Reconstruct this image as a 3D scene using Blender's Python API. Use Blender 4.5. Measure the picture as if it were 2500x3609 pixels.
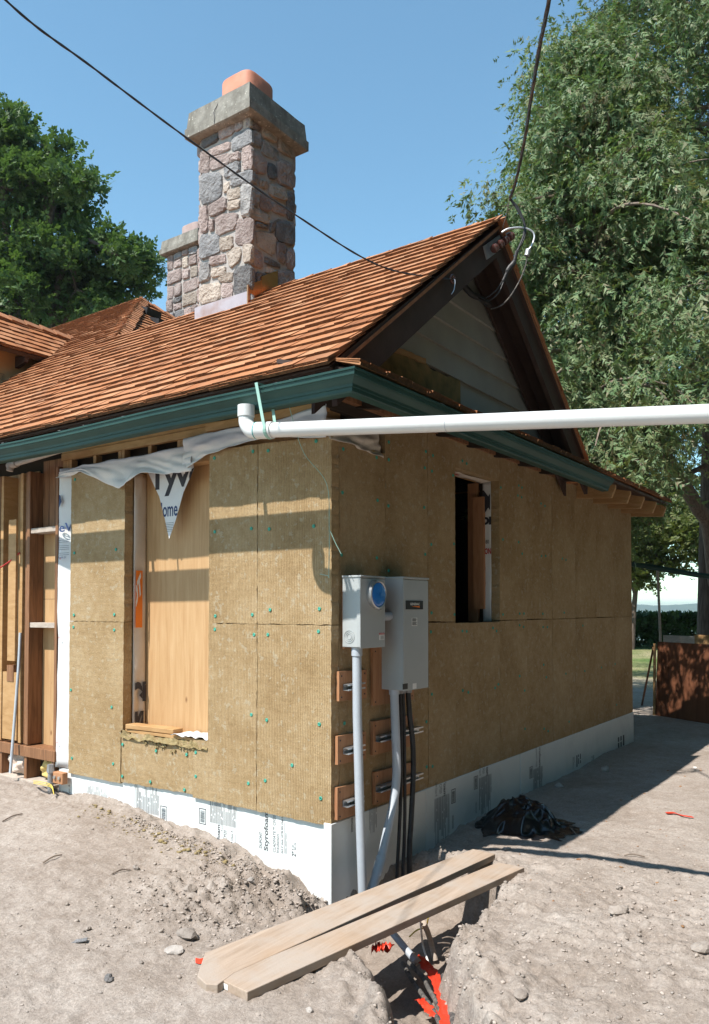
import bpy, bmesh, math, random
import numpy as np
from mathutils import Vector, Matrix

# ------------------------------------------------------------------ scene reset
for o in list(bpy.data.objects):
    bpy.data.objects.remove(o, do_unlink=True)
sc = bpy.context.scene
col = sc.collection

# ------------------------------------------------------------------ camera (solved from the wall's vanishing points; units: metres)
F_PX, CX, HOR = 2762.0, 1250.0, 2145.0            # focal length, centre and horizon in pixels of the 2500 x 3609 photograph
PITCH = math.radians(1.6)
PY = HOR - F_PX * math.tan(PITCH)
CAM = np.array([-3.822, -2.891, 1.65])
FW = np.array([0.8151, 0.5793, 0.0]); RT = np.array([0.5793, -0.8151, 0.0]); UP = np.array([0, 0, 1.0])
F2 = FW * math.cos(PITCH) + UP * math.sin(PITCH)
U2 = -FW * math.sin(PITCH) + UP * math.cos(PITCH)
cam_data = bpy.data.cameras.new('camera')
cam = bpy.data.objects.new('camera', cam_data); col.objects.link(cam)
cam.location = CAM
cam.rotation_euler = Matrix((Vector(RT), Vector(U2), Vector(-F2))).transposed().to_euler()
cam_data.sensor_fit = 'VERTICAL'
cam_data.sensor_height = 36.0
cam_data.lens = F_PX / 3609.0 * 36.0
cam_data.shift_y = (PY - 3609 / 2) / 3609.0
cam_data.clip_start = 0.05
cam_data.clip_end = 12000
sc.camera = cam

# ------------------------------------------------------------------ sky, sun, exposure
SUN_DIR = Vector((-0.646, 0.124, 1.0)).normalized()      # towards the sun
world = bpy.data.worlds.new('World'); sc.world = world
world.use_nodes = True
wn = world.node_tree
bg = wn.nodes['Background']
sky = wn.nodes.new('ShaderNodeTexSky')
sky.sky_type = 'NISHITA'; sky.sun_disc = False
sky.sun_elevation = math.asin(SUN_DIR.z)
sky.sun_rotation = math.atan2(SUN_DIR.x, SUN_DIR.y)
sky.altitude = 100; sky.air_density = 1.0; sky.dust_density = 0.05; sky.ozone_density = 1.0
tint = wn.nodes.new('ShaderNodeMix'); tint.data_type = 'RGBA'; tint.blend_type = 'MULTIPLY'; tint.inputs[0].default_value = 1.0
tint.inputs[7].default_value = (0.86, 1.09, 1.0, 1)          # clear lakeside air, a little greener than the model's
wn.links.new(sky.outputs[0], tint.inputs[6]); wn.links.new(tint.outputs[2], bg.inputs[0]); bg.inputs[1].default_value = 0.15
sd = bpy.data.lights.new('sun', 'SUN'); sd.energy = 5.0; sd.angle = math.radians(0.55); sd.color = (1.0, 0.95, 0.88)
sun = bpy.data.objects.new('sun', sd); col.objects.link(sun)
sun.location = (-6, 1, 9)
sun.rotation_euler = SUN_DIR.to_track_quat('Z', 'Y').to_euler()
sc.view_settings.view_transform = 'Standard'; sc.view_settings.look = 'None'
sc.view_settings.exposure = 0.68; sc.view_settings.gamma = 1.0
sc.view_settings.use_curve_mapping = False

# ------------------------------------------------------------------ photo pixel -> point on a known plane
def ray(px, py):
    return F2 + RT * ((px - CX) / F_PX) + U2 * ((PY - py) / F_PX)
def W(px, py, ax, val):
    d = ray(px, py); return CAM + d * ((val - CAM[ax]) / d[ax])
def at_depth(px, py, dep):
    return CAM + ray(px, py) * dep
def proj(P):
    d = np.array(P, float) - CAM; z = d @ F2
    return CX + F_PX * (d @ RT) / z, PY - F_PX * (d @ U2) / z, z

rng = random.Random(7)
nrs = np.random.RandomState(11)

# ------------------------------------------------------------------ numeric noise
_P = np.random.RandomState(3).rand(64, 64, 64)
def vnoise(x, y, z=0.0):
    x, y, z = np.broadcast_arrays(np.asarray(x, float), np.asarray(y, float), np.asarray(z, float))
    xi, yi, zi = np.floor(x).astype(int), np.floor(y).astype(int), np.floor(z).astype(int)
    fx, fy, fz = x - xi, y - yi, z - zi
    fx, fy, fz = [t * t * (3 - 2 * t) for t in (fx, fy, fz)]
    r = 0
    for a in (0, 1):
        for b in (0, 1):
            for c in (0, 1):
                w = (fx if a else 1 - fx) * (fy if b else 1 - fy) * (fz if c else 1 - fz)
                r = r + w * _P[(xi + a) % 64, (yi + b) % 64, (zi + c) % 64]
    return r * 2 - 1
def fbm(x, y, z=0.0, oct=4, gain=.5):
    r = 0; a = 1.0; s = 1.0
    for k in range(oct):
        r = r + a * vnoise(np.asarray(x) * s + 13.7 * k, np.asarray(y) * s + 7.3 * k, np.asarray(z) * s + 3.1 * k)
        a *= gain; s *= 2.03
    return r

# ------------------------------------------------------------------ materials
def srgb(r, g, b):
    f = lambda c: (c / 255 / 12.92) if c <= 10 else ((c / 255 + .055) / 1.055) ** 2.4
    return (f(r), f(g), f(b))
class NT:
    def __init__(s, name):
        s.m = bpy.data.materials.new(name); s.m.use_nodes = True
        s.t = s.m.node_tree; s.b = s.t.nodes['Principled BSDF']
    def n(s, typ, **kw):
        nd = s.t.nodes.new(typ)
        for k, v in kw.items(): setattr(nd, k, v)
        return nd
    def l(s, a, b): s.t.links.new(a, b)
    def math(s, op, a, b=None, clamp=False):
        nd = s.n('ShaderNodeMath', operation=op); nd.use_clamp = clamp
        for i, v in enumerate((a, b)):
            if v is None: continue
            if isinstance(v, (int, float)): nd.inputs[i].default_value = v
            else: s.l(v, nd.inputs[i])
        return nd.outputs[0]
    def coords(s, stretch=(1, 1, 1), rot=(0, 0, 0), rnd=True):
        tc = s.n('ShaderNodeTexCoord'); mp = s.n('ShaderNodeMapping')
        mp.inputs['Scale'].default_value = stretch; mp.inputs['Rotation'].default_value = rot
        src = tc.outputs['Object']
        if rnd:
            oi = s.n('ShaderNodeObjectInfo'); va = s.n('ShaderNodeVectorMath', operation='ADD')
            sc_ = s.math('MULTIPLY', oi.outputs['Random'], 37.0)
            s.l(src, va.inputs[0]); s.l(sc_, va.inputs[1]); src = va.outputs[0]
        s.l(src, mp.inputs[0]); return mp.outputs[0]
    def noise(s, vec, scale, detail=4, rough=.55, dist=0):
        nd = s.n('ShaderNodeTexNoise'); nd.inputs['Scale'].default_value = scale
        nd.inputs['Detail'].default_value = detail; nd.inputs['Roughness'].default_value = rough
        nd.inputs['Distortion'].default_value = dist
        s.l(vec, nd.inputs['Vector']); return nd.outputs['Fac']
    def ramp(s, fac, stops):
        nd = s.n('ShaderNodeValToRGB'); cr = nd.color_ramp
        while len(cr.elements) < len(stops): cr.elements.new(.5)
        for e, (p, c) in zip(cr.elements, stops):
            e.position = p; e.color = (*c, 1) if len(c) == 3 else c
        s.l(fac, nd.inputs[0]); return nd.outputs[0]
    def mix(s, fac, a, b, typ='MIX'):
        nd = s.n('ShaderNodeMix', data_type='RGBA', blend_type=typ)
        for i, v in ((0, fac), (6, a), (7, b)):
            if isinstance(v, (int, float)): nd.inputs[i].default_value = v
            elif isinstance(v, tuple): nd.inputs[i].default_value = (*v, 1)
            else: s.l(v, nd.inputs[i])
        return nd.outputs[2]
    def bump(s, h, strength, dist=.01, prev=None):
        nd = s.n('ShaderNodeBump'); nd.inputs['Strength'].default_value = strength; nd.inputs['Distance'].default_value = dist
        s.l(h, nd.inputs['Height'])
        if prev is not None: s.l(prev, nd.inputs['Normal'])
        return nd.outputs[0]
    def out(s, color, rough=.8, normal=None, spec=.3, metal=0.0):
        for k, v in (('Base Color', color), ('Roughness', rough), ('Specular IOR Level', spec), ('Metallic', metal)):
            if isinstance(v, (int, float)): s.b.inputs[k].default_value = v
            elif isinstance(v, tuple): s.b.inputs[k].default_value = (*v, 1)
            else: s.l(v, s.b.inputs[k])
        if normal is not None: s.l(normal, s.b.inputs['Normal'])
        return s.m
MAT = {}
def surf(name, c1, c2, scale=6, rough=.8, bump=.2, bscale=60, stretch=(1, 1, 1), spec=.3, metal=0.0, rand=.0, island=False, c3=None, detail=5, bd=.01):
    t = NT(name); v = t.coords(stretch)
    f = t.noise(v, scale, detail)
    stops = [(.32, c1), (.68, c2)] if c3 is None else [(.28, c1), (.52, c2), (.72, c3)]
    c = t.ramp(f, stops)
    if rand:
        if island:
            g = t.n('ShaderNodeNewGeometry'); r = g.outputs['Random Per Island']
            oi = t.n('ShaderNodeObjectInfo')
            r = t.math('FRACT', t.math('ADD', r, t.math('MULTIPLY', oi.outputs['Random'], 7.13)))
        else:
            r = t.n('ShaderNodeObjectInfo').outputs['Random']
        k = t.math('ADD', t.math('MULTIPLY', r, rand * 2), 1 - rand)
        cc = t.n('ShaderNodeCombineColor')
        for i in range(3): t.l(k, cc.inputs[i])
        c = t.mix(1.0, c, cc.outputs[0], 'MULTIPLY')
    nm = t.bump(t.noise(v, bscale, 4), bump, bd) if bump else None
    MAT[name] = t.out(c, rough, nm, spec, metal)
    return MAT[name]

# mineral wool insulation board: ribbed vertically, faint horizontal rows
def mat_wool(name, axis):
    t = NT(name); v = t.coords(rnd=True)
    sep = t.n('ShaderNodeSeparateXYZ'); t.l(v, sep.inputs[0])
    u = sep.outputs[axis]; z = sep.outputs[2]
    wob = t.noise(v, 9, 3)
    ribs = t.math('SINE', t.math('ADD', t.math('MULTIPLY', u, 2 * math.pi / .0135), t.math('MULTIPLY', wob, 6)))
    rows = t.math('SINE', t.math('ADD', t.math('MULTIPLY', z, 2 * math.pi / .038), t.math('MULTIPLY', t.noise(v, 5, 3), 9)))
    big = t.noise(v, 2.2, 5); fine = t.noise(v, 90, 3); mid = t.noise(v, 18, 4)
    fl = t.math('MULTIPLY', t.math('GREATER_THAN', t.noise(v, 22, 5, .65), .60), .42)
    c = t.ramp(t.math('ADD', t.math('MULTIPLY', big, .62), t.math('MULTIPLY', mid, .38)), [(.34, (.285, .190, .095)), (.5, (.36, .252, .136)), (.66, (.425, .315, .187))])
    k = t.math('ADD', t.math('ADD', t.math('MULTIPLY', ribs, .07), t.math('MULTIPLY', rows, .008)), t.math('MULTIPLY', t.math('SUBTRACT', fine, .5), .5))
    k = t.math('ADD', k, 1.0); cc = t.n('ShaderNodeCombineColor')
    for i in range(3): t.l(k, cc.inputs[i])
    c = t.mix(1.0, c, cc.outputs[0], 'MULTIPLY')
    c = t.mix(fl, c, (.46, .41, .31))
    h = t.math('ADD', t.math('ADD', t.math('MULTIPLY', ribs, .7), t.math('MULTIPLY', rows, .07)), t.math('MULTIPLY', fine, 1.6))
    MAT[name] = t.out(c, .95, t.bump(h, .55, .006), .1)
mat_wool('wool_l', 1); mat_wool('wool_r', 0)
surf('wool_edge', (.20, .15, .07), (.33, .26, .14), 30, .95, .8, 70, spec=.1)

# cedar shingle
def mat_shingle():
    t = NT('cedar'); v = t.coords((1, 1, 1))
    g = t.n('ShaderNodeNewGeometry'); oi = t.n('ShaderNodeObjectInfo')
    r = t.math('FRACT', t.math('ADD', g.outputs['Random Per Island'], t.math('MULTIPLY', oi.outputs['Random'], 7.13)))
    c = t.ramp(r, [(0, (.27, .105, .042)), (.22, (.36, .145, .058)), (.45, (.41, .175, .075)), (.62, (.34, .13, .05)), (.8, (.46, .225, .11)), (1, (.38, .16, .072))])
    v2 = t.coords((6, 90, 6)); gr = t.noise(v2, 1.3, 4, .6)
    c = t.mix(.75, c, t.ramp(gr, [(.3, (.72, .66, .62)), (.55, (1, 1, 1)), (.75, (1.15, 1.13, 1.1))]), 'MULTIPLY')
    st = t.noise(v, 3.5, 4)
    c = t.mix(t.ramp(st, [(.5, (0, 0, 0)), (.75, (.45, .45, .45))]), c, (.30, .19, .12))
    MAT['cedar'] = t.out(c, .8, t.bump(gr, .35, .004), .25)
mat_shingle()
surf('cedar_end', (.10, .042, .018), (.20, .09, .04), 40, .9, .6, 120)
surf('cedar_ridge', (.30, .13, .06), (.42, .20, .10), 4, .8, .3, 60, (4, 4, 4), rand=.25, island=True)
# sheet wood
def mat_ply(name, c1, c2, c3, st=(2.5, 14, 1.0), knots=True):
    t = NT(name); v = t.coords(st); f = t.noise(v, 2.2, 5, .6, .6)
    c = t.ramp(f, [(.3, c1), (.5, c2), (.72, c3)])
    if knots:
        vo = t.n('ShaderNodeTexVoronoi'); vo.inputs['Scale'].default_value = 5.5
        mv = t.coords((1, 1, .55)); t.l(mv, vo.inputs['Vector'])
        kf = t.ramp(vo.outputs['Distance'], [(.03, (1, 1, 1)), (.09, (0, 0, 0))])
        gate = t.math('GREATER_THAN', t.noise(t.coords(), 2.0, 2), .5)
        c = t.mix(t.math('MULTIPLY', t.math('MULTIPLY', kf, gate), .75), c, (.14, .055, .02))
    MAT[name] = t.out(c, .62, t.bump(f, .12, .003), .3)
mat_ply('ply', (.40, .235, .11), (.46, .285, .14), (.51, .335, .18))
mat_ply('ply_red', (.33, .15, .075), (.40, .20, .10), (.45, .24, .13), (14, 14, 2))
mat_ply('lumber', (.34, .19, .078), (.41, .24, .105), (.47, .29, .14), (3, 3, 12), False)
mat_ply('old_wood', (.13, .06, .03), (.22, .105, .05), (.30, .15, .075), (20, 20, 1.5))
mat_ply('brown_ply', (.105, .038, .018), (.14, .053, .025), (.17, .068, .033), (2, 9, 1))
surf('weathered', (.36, .30, .25), (.48, .41, .35), 5, .85, .3, 60, (3, 3, 12))
def mat_plank():
    t = NT('plank'); v = t.coords((1.6, 22, 22)); f = t.noise(v, 1.5, 6, .6, .8)
    c = t.ramp(f, [(.3, (.30, .225, .165)), (.5, (.36, .275, .21)), (.7, (.42, .33, .26))])
    d = t.noise(t.coords(), 4.5, 5, .6)
    c = t.mix(t.ramp(d, [(.42, (0, 0, 0)), (.62, (.75, .75, .75))]), c, (.37, .315, .27))
    o = t.noise(t.coords(), 2.0, 3)
    c = t.mix(t.ramp(o, [(.55, (0, 0, 0)), (.72, (.5, .5, .5))]), c, (.38, .25, .155))
    MAT['plank'] = t.out(c, .85, t.bump(t.math('ADD', f, t.noise(t.coords(), 90, 4)), .3, .004), .2)
mat_plank()
# foam board, wrap, paint, metals
surf('foam', (.60, .625, .62), (.68, .70, .69), 3, .8, .08, 120, spec=.1, c3=(.64, .67, .675))
surf('foam_blue', (.30, .52, .66), (.38, .60, .72), 3, .7, .1, 120)
surf('wrap', (.60, .60, .61), (.68, .68, .68), 3, .55, .15, 14, spec=.3, bd=.02)
surf('wrap_back', (.58, .50, .42), (.66, .58, .50), 4, .6, .25, 18, spec=.2, bd=.02)
surf('ink', (.03, .03, .04), (.05, .05, .06), 8, .7, 0)
surf('ink_grey', (.07, .075, .08), (.12, .125, .13), 8, .7, 0)
surf('ink_blue', (.025, .045, .12), (.035, .06, .15), 8, .6, 0)
surf('ink_red', (.42, .03, .03), (.5, .04, .04), 8, .6, 0)
surf('ink_orange', (.78, .19, .02), (.82, .22, .03), 8, .55, 0)
surf('label_white', (.72, .72, .70), (.78, .78, .76), 8, .5, 0)
surf('label_black', (.02, .02, .022), (.03, .03, .03), 8, .4, 0)
surf('gutter_green', (.014, .046, .040), (.021, .062, .054), 2.2, .50, .10, 7, spec=.28, c3=(.030, .076, .064), bd=.015)
surf('strap_green', (.25, .42, .36), (.30, .48, .41), 6, .5, .05, 40)
surf('pvc_white', (.62, .63, .63), (.68, .69, .68), 2.5, .32, .03, 20, spec=.5)
surf('pvc_purple', (.03, .30, .30), (.05, .38, .38), 5, .4, 0)
surf('pvc_grey', (.36, .40, .45), (.42, .46, .51), 3, .4, .04, 30, spec=.5, c3=(.40, .43, .46))
surf('steel_grey', (.34, .36, .36), (.40, .42, .42), 2.5, .45, .05, 70, spec=.5)
surf('galv', (.42, .43, .44), (.60, .61, .62), 14, .38, .1, 50, metal=.85)
surf('dull_galv', (.25, .25, .26), (.38, .38, .39), 14, .55, .1, 50, metal=.6)
surf('copper', (.70, .27, .12), (.82, .36, .17), 5, .33, .2, 7, metal=1.0, bd=.01)
surf('copper_pale', (.42, .36, .37), (.50, .43, .44), 4, .5, .2, 6, metal=.5, c3=(.40, .27, .24), bd=.01)
surf('fast_green', (.05, .30, .22), (.07, .36, .27), 9, .5, 0)
surf('black_rubber', (.018, .018, .02), (.035, .035, .037), 20, .5, .25, 80, spec=.4)
surf('dusty_rubber', (.04, .04, .042), (.19, .17, .15), 35, .75, .4, 90)
surf('blue_cap', (.015, .14, .50), (.03, .22, .62), 9, .2, .5, 14, spec=.6, bd=.012)
surf('brown_paint', (.045, .027, .022), (.065, .040, .032), 5, .6, .15, 40)
surf('siding', (.29, .285, .255), (.35, .345, .31), 3, .6, .08, 60)
surf('mossy', (.11, .095, .04), (.22, .17, .07), 9, .9, .5, 40, c3=(.30, .20, .08))
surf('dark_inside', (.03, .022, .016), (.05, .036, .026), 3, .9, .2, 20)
surf('mortar', (.33, .30, .28), (.42, .385, .36), 12, .95, .6, 60)
def mat_stone(name, a, b, c):
    surf(name, a, b, 9, .92, 1.0, 38, c3=c, rand=.22, bd=.025, detail=9)
mat_stone('stone_pink', (.235, .18, .163), (.325, .258, .237), (.41, .345, .32))
mat_stone('stone_speckled', (.16, .155, .155), (.30, .285, .275), (.48, .46, .44))
mat_stone('stone_grey', (.16, .16, .165), (.245, .242, .246), (.33, .325, .325))
mat_stone('stone_tan', (.27, .22, .18), (.37, .31, .26), (.45, .39, .335))
mat_stone('stone_dark', (.10, .10, .105), (.16, .155, .155), (.25, .23, .22))
def mat_concrete():
    t = NT('concrete'); v = t.coords((1, 1, 1)); f = t.noise(v, 9, 8, .65)
    c = t.ramp(f, [(.3, (.15, .14, .122)), (.5, (.235, .222, .195)), (.7, (.31, .295, .26))])
    s = t.noise(t.coords((9, 9, 1.6)), 1.5, 5)
    c = t.mix(t.ramp(s, [(.45, (0, 0, 0)), (.7, (.7, .7, .7))]), c, (.13, .12, .10))
    li = t.noise(t.coords(), 38, 3)
    c = t.mix(t.ramp(li, [(.64, (0, 0, 0)), (.70, (.8, .8, .8))]), c, (.55, .53, .46))
    MAT['concrete'] = t.out(c, .95, t.bump(f, .5, .01), .15)
mat_concrete()
surf('terracotta', (.45, .16, .095), (.54, .22, .14), 5, .7, .2, 30, c3=(.50, .24, .17))
surf('grey_flue', (.30, .22, .20), (.38, .29, .27), 5, .8, .2, 30)
surf('spray_foam', (.60, .42, .14), (.70, .52, .22), 10, .8, .6, 20)
surf('pink_wool', (.55, .42, .34), (.64, .52, .44), 14, .9, .8, 30)
surf('black_bag', (.006, .006, .008), (.012, .012, .014), 4, .27, .3, 16, spec=.6, bd=.015)
surf('red_tape', (.58, .035, .016), (.66, .055, .022), 6, .4, .3, 20, spec=.4)
surf('yellow_wire', (.60, .45, .08), (.66, .5, .1), 6, .5, 0)
surf('bark', (.075, .055, .045), (.17, .13, .105), 5, .95, .9, 16, (6, 6, 1), bd=.03)
surf('bark_light', (.14, .105, .085), (.27, .215, .175), 5, .95, .9, 16, (6, 6, 1), bd=.03)
surf('twig', (.13, .10, .08), (.24, .19, .15), 8, .9, .3, 30)
surf('porcelain', (.06, .022, .018), (.11, .04, .032), 5, .12, .1, 12, spec=.7)
surf('alu', (.62, .62, .63), (.74, .74, .75), 20, .4, .1, 60, metal=.7)
surf('rock', (.25, .225, .205), (.37, .335, .305), 9, .95, .7, 40, rand=.25)
surf('clod', (.22, .185, .158), (.34, .295, .26), 14, .95, .9, 50, rand=.2)
surf('leaf_litter', (.28, .13, .06), (.40, .22, .10), 8, .8, .2, 30, rand=.3)

def mat_leaf(name, cols, trans=.35, patch=False):
    t = NT(name); t.t.nodes.remove(t.b)
    out = [n for n in t.t.nodes if n.type == 'OUTPUT_MATERIAL'][0]
    g = t.n('ShaderNodeNewGeometry')
    c = t.ramp(g.outputs['Random Per Island'], [(i / (len(cols) - 1), k) for i, k in enumerate(cols)])
    if patch:
        vv = t.coords(rnd=False); p1 = t.noise(vv, 1.1, 3); p2 = t.noise(vv, 1.7, 3, .5, .3)
        c = t.mix(t.ramp(p1, [(.58, (0, 0, 0)), (.72, (.75, .75, .75))]), c, (.21, .20, .10))
        c = t.mix(t.ramp(p2, [(.60, (0, 0, 0)), (.72, (.7, .7, .7))]), c, (.17, .12, .085))
    d = t.n('ShaderNodeBsdfPrincipled'); d.inputs['Roughness'].default_value = .55; d.inputs['Specular IOR Level'].default_value = .35
    t.l(c, d.inputs['Base Color'])
    tr = t.n('ShaderNodeBsdfTranslucent'); t.l(t.mix(1.0, c, (1.15, 1.25, .6), 'MULTIPLY'), tr.inputs[0])
    mx = t.n('ShaderNodeMixShader'); mx.inputs[0].default_value = trans
    t.l(d.outputs[0], mx.inputs[1]); t.l(tr.outputs[0], mx.inputs[2]); t.l(mx.outputs[0], out.inputs[0])
    MAT[name] = t.m
mat_leaf('cedar_leaf', [(.09, .17, .075), (.13, .22, .095), (.17, .26, .12), (.095, .17, .075), (.24, .29, .13), (.145, .23, .105), (.20, .16, .09), (.12, .20, .088)], .28, True)
mat_leaf('broad_leaf', [(.052, .10, .03), (.07, .125, .04), (.092, .155, .05), (.058, .108, .033), (.115, .175, .062), (.08, .135, .042)], .34)
mat_leaf('far_leaf', [(.09, .12, .035), (.12, .155, .05), (.15, .17, .06), (.10, .13, .045), (.17, .16, .07)], .35)
mat_leaf('hedge_leaf', [(.025, .06, .018), (.035, .075, .022), (.05, .10, .03), (.03, .065, .02)], .25)
mat_leaf('grass_blade', [(.07, .12, .03), (.10, .15, .04), (.14, .16, .06), (.20, .18, .09)], .3)

# bare earth that gives way to lawn towards the lake
def mat_ground():
    t = NT('earth'); v = t.coords(rnd=False)
    a = t.noise(v, 1.3, 6, .6); b = t.noise(v, 11, 6, .65); f = t.noise(v, 60, 5, .7); ff = t.noise(v, 220, 3, .7)
    s = t.math('ADD', t.math('MULTIPLY', a, .55), t.math('MULTIPLY', b, .45))
    c = t.ramp(s, [(.36, (.255, .208, .172)), (.5, (.325, .275, .237)), (.62, (.385, .335, .295))])
    k = t.math('ADD', t.math('MULTIPLY', t.math('SUBTRACT', f, .5), 1.3), 1.0)
    cc = t.n('ShaderNodeCombineColor')
    for i in range(3): t.l(k, cc.inputs[i])
    c = t.mix(1.0, c, cc.outputs[0], 'MULTIPLY')
    peb = t.ramp(t.noise(v, 120, 2), [(.68, (0, 0, 0)), (.72, (.7, .7, .7))])
    c = t.mix(peb, c, (.50, .46, .42))
    at = t.n('ShaderNodeAttribute'); at.attribute_name = 'moist'
    c = t.mix(t.math('MULTIPLY', at.outputs['Fac'], .7), c, (.20, .16, .13))
    sep = t.n('ShaderNodeSeparateXYZ'); t.l(v, sep.inputs[0])
    g = t.math('ADD', sep.outputs[0], t.math('MULTIPLY', t.noise(v, .5, 5), 7))
    gf = t.ramp(t.math('MULTIPLY', g, .05), [(.80, (0, 0, 0)), (.95, (1, 1, 1))])
    gc = t.ramp(t.noise(v, .35, 6, .6), [(.36, (.10, .15, .045)), (.5, (.19, .20, .085)), (.62, (.30, .265, .15))])
    gc = t.mix(.5, gc, t.ramp(t.noise(v, 9, 5), [(.3, (.5, .5, .5)), (.7, (1.2, 1.2, 1.2))]), 'MULTIPLY')
    c = t.mix(gf, c, gc)
    h = t.math('ADD', t.math('MULTIPLY', b, 1.0), t.math('ADD', t.math('MULTIPLY', f, .6), t.math('MULTIPLY', ff, .25)))
    MAT['earth'] = t.out(c, .97, t.bump(h, .75, .02), .1)
mat_ground()
t = NT('water'); v = t.coords(rnd=False)
MAT['water'] = t.out((.10, .17, .22), .12, t.bump(t.noise(v, .4, 4), .25, .3), .5)
surf('far_woods', (.055, .085, .06), (.085, .115, .075), .02, 1.0, 0, spec=0)

# ------------------------------------------------------------------ object helpers
WLOC = {}
def tag(o, label=None, cat=None, group=None, kind=None):
    if label: o['label'] = label
    if cat: o['category'] = cat
    if group: o['group'] = group
    if kind: o['kind'] = kind
    return o
def thing(name, label, cat, loc=(0, 0, 0), group=None):
    o = bpy.data.objects.new(name, None); col.objects.link(o)
    o.location = loc; o.empty_display_size = .1
    WLOC[o.name] = np.array(loc, float)
    return tag(o, label, cat, group)
class MB:
    def __init__(s): s.v = []; s.f = []
    def add(s, vs, fs):
        n = len(s.v); s.v.extend([tuple(map(float, p)) for p in vs]); s.f.extend([tuple(i + n for i in f) for f in fs]); return s
    def box(s, x0, x1, y0, y1, z0, z1, c=0.0):
        if c <= 0:
            vs = [(x, y, z) for x in (x0, x1) for y in (y0, y1) for z in (z0, z1)]
            return s.add(vs, [(0, 1, 3, 2), (4, 6, 7, 5), (0, 4, 5, 1), (2, 3, 7, 6), (0, 2, 6, 4), (1, 5, 7, 3)])
        cen = np.array([(x0 + x1) / 2, (y0 + y1) / 2, (z0 + z1) / 2])
        return s.obox(cen, (1, 0, 0), (0, 1, 0), (0, 0, 1), abs(x1 - x0), abs(y1 - y0), abs(z1 - z0), c)
    def obox(s, cen, ax, ay, az, lx, ly, lz, c=0.0):
        cen, ax, ay, az = [np.array(q, float) for q in (cen, ax, ay, az)]
        hx, hy, hz = lx / 2, ly / 2, lz / 2
        if c <= 0:
            vs = [cen + ax * a * hx + ay * b * hy + az * d * hz for a in (-1, 1) for b in (-1, 1) for d in (-1, 1)]
            return s.add(vs, [(0, 1, 3, 2), (4, 6, 7, 5), (0, 4, 5, 1), (2, 3, 7, 6), (0, 2, 6, 4), (1, 5, 7, 3)])
        vs = []; idx = {}
        for a in (-1, 1):
            for b in (-1, 1):
                for d in (-1, 1):
                    for k in range(3):
                        e = [hx - c, hy - c, hz - c]; e[k] += c
                        idx[(a, b, d, k)] = len(vs)
                        vs.append(cen + ax * a * e[0] + ay * b * e[1] + az * d * e[2])
        fs = []
        for a in (-1, 1):
            fs.append([idx[(a, b, d, 0)] for b, d in ((-1, -1), (1, -1), (1, 1), (-1, 1))])
            fs.append([idx[(b, a, d, 1)] for b, d in ((-1, -1), (1, -1), (1, 1), (-1, 1))])
            fs.append([idx[(b, d, a, 2)] for b, d in ((-1, -1), (1, -1), (1, 1), (-1, 1))])
            for b in (-1, 1):
                fs.append([idx[(a, b, -1, 0)], idx[(a, b, 1, 0)], idx[(a, b, 1, 1)], idx[(a, b, -1, 1)]])
                fs.append([idx[(a, -1, b, 0)], idx[(a, 1, b, 0)], idx[(a, 1, b, 2)], idx[(a, -1, b, 2)]])
                fs.append([idx[(-1, a, b, 1)], idx[(1, a, b, 1)], idx[(1, a, b, 2)], idx[(-1, a, b, 2)]])
                for d in (-1, 1): fs.append([idx[(a, b, d, k)] for k in range(3)])
        return s.add(vs, fs)
    def beam(s, p, q, w, h, up=(0, 0, 1), c=0.0):
        p, q = np.array(p, float), np.array(q, float); d = q - p; L = np.linalg.norm(d); d /= L
        sd_ = np.cross(up, d); sd_ /= np.linalg.norm(sd_); u = np.cross(d, sd_)
        return s.obox((p + q) / 2, d, sd_, u, L, w, h, c)
    def tube(s, pts, r, n=10, cap=True):
        pts = [np.array(p, float) for p in pts]; m = len(pts)
        rs = [r] * m if isinstance(r, (int, float)) else list(r)
        base = len(s.v); nrm = None
        for i, p in enumerate(pts):
            tg = pts[min(i + 1, m - 1)] - pts[max(i - 1, 0)]; tg = tg / (np.linalg.norm(tg) + 1e-12)
            if nrm is None:
                a = np.array([0, 0, 1.]) if abs(tg[2]) < .9 else np.array([1., 0, 0])
                nrm = np.cross(tg, a)
            nrm = nrm - tg * (nrm @ tg); nrm /= np.linalg.norm(nrm); bn = np.cross(tg, nrm)
            for k in range(n):
                a = 2 * math.pi * k / n
                s.v.append(tuple(p + rs[i] * (math.cos(a) * nrm + math.sin(a) * bn)))
        for i in range(m - 1):
            for k in range(n):
                a, b = base + i * n + k, base + i * n + (k + 1) % n
                s.f.append((a, b, b + n, a + n))
        if cap:
            s.f.append(tuple(base + k for k in range(n))); s.f.append(tuple(base + (m - 1) * n + k for k in reversed(range(n))))
        return s
    def prism(s, poly, m0, m1):
        n = len(poly)
        vs = [m0(u, v) for u, v in poly] + [m1(u, v) for u, v in poly]
        fs = [tuple(range(n)), tuple(range(2 * n - 1, n - 1, -1))] + [(i, (i + 1) % n, n + (i + 1) % n, n + i) for i in range(n)]
        return s.add(vs, fs)
    def loft(s, rings, close=True, cap=True):
        n = len(rings[0]); b = len(s.v)
        for r_ in rings: s.v.extend([tuple(map(float, p)) for p in r_])
        for i in range(len(rings) - 1):
            for k in range(n if close else n - 1):
                a, c = b + i * n + k, b + i * n + (k + 1) % n
                s.f.append((a, c, c + n, a + n))
        if cap and close:
            s.f.append(tuple(b + k for k in range(n))); s.f.append(tuple(b + (len(rings) - 1) * n + k for k in reversed(range(n))))
        return s
    def grid(s, P):
        P = np.asarray(P); a, b = P.shape[:2]; base = len(s.v)
        s.v.extend(map(tuple, P.reshape(-1, 3).tolist()))
        for i in range(a - 1):
            for j in range(b - 1):
                k = base + i * b + j; s.f.append((k, k + 1, k + b + 1, k + b))
        return s
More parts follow.
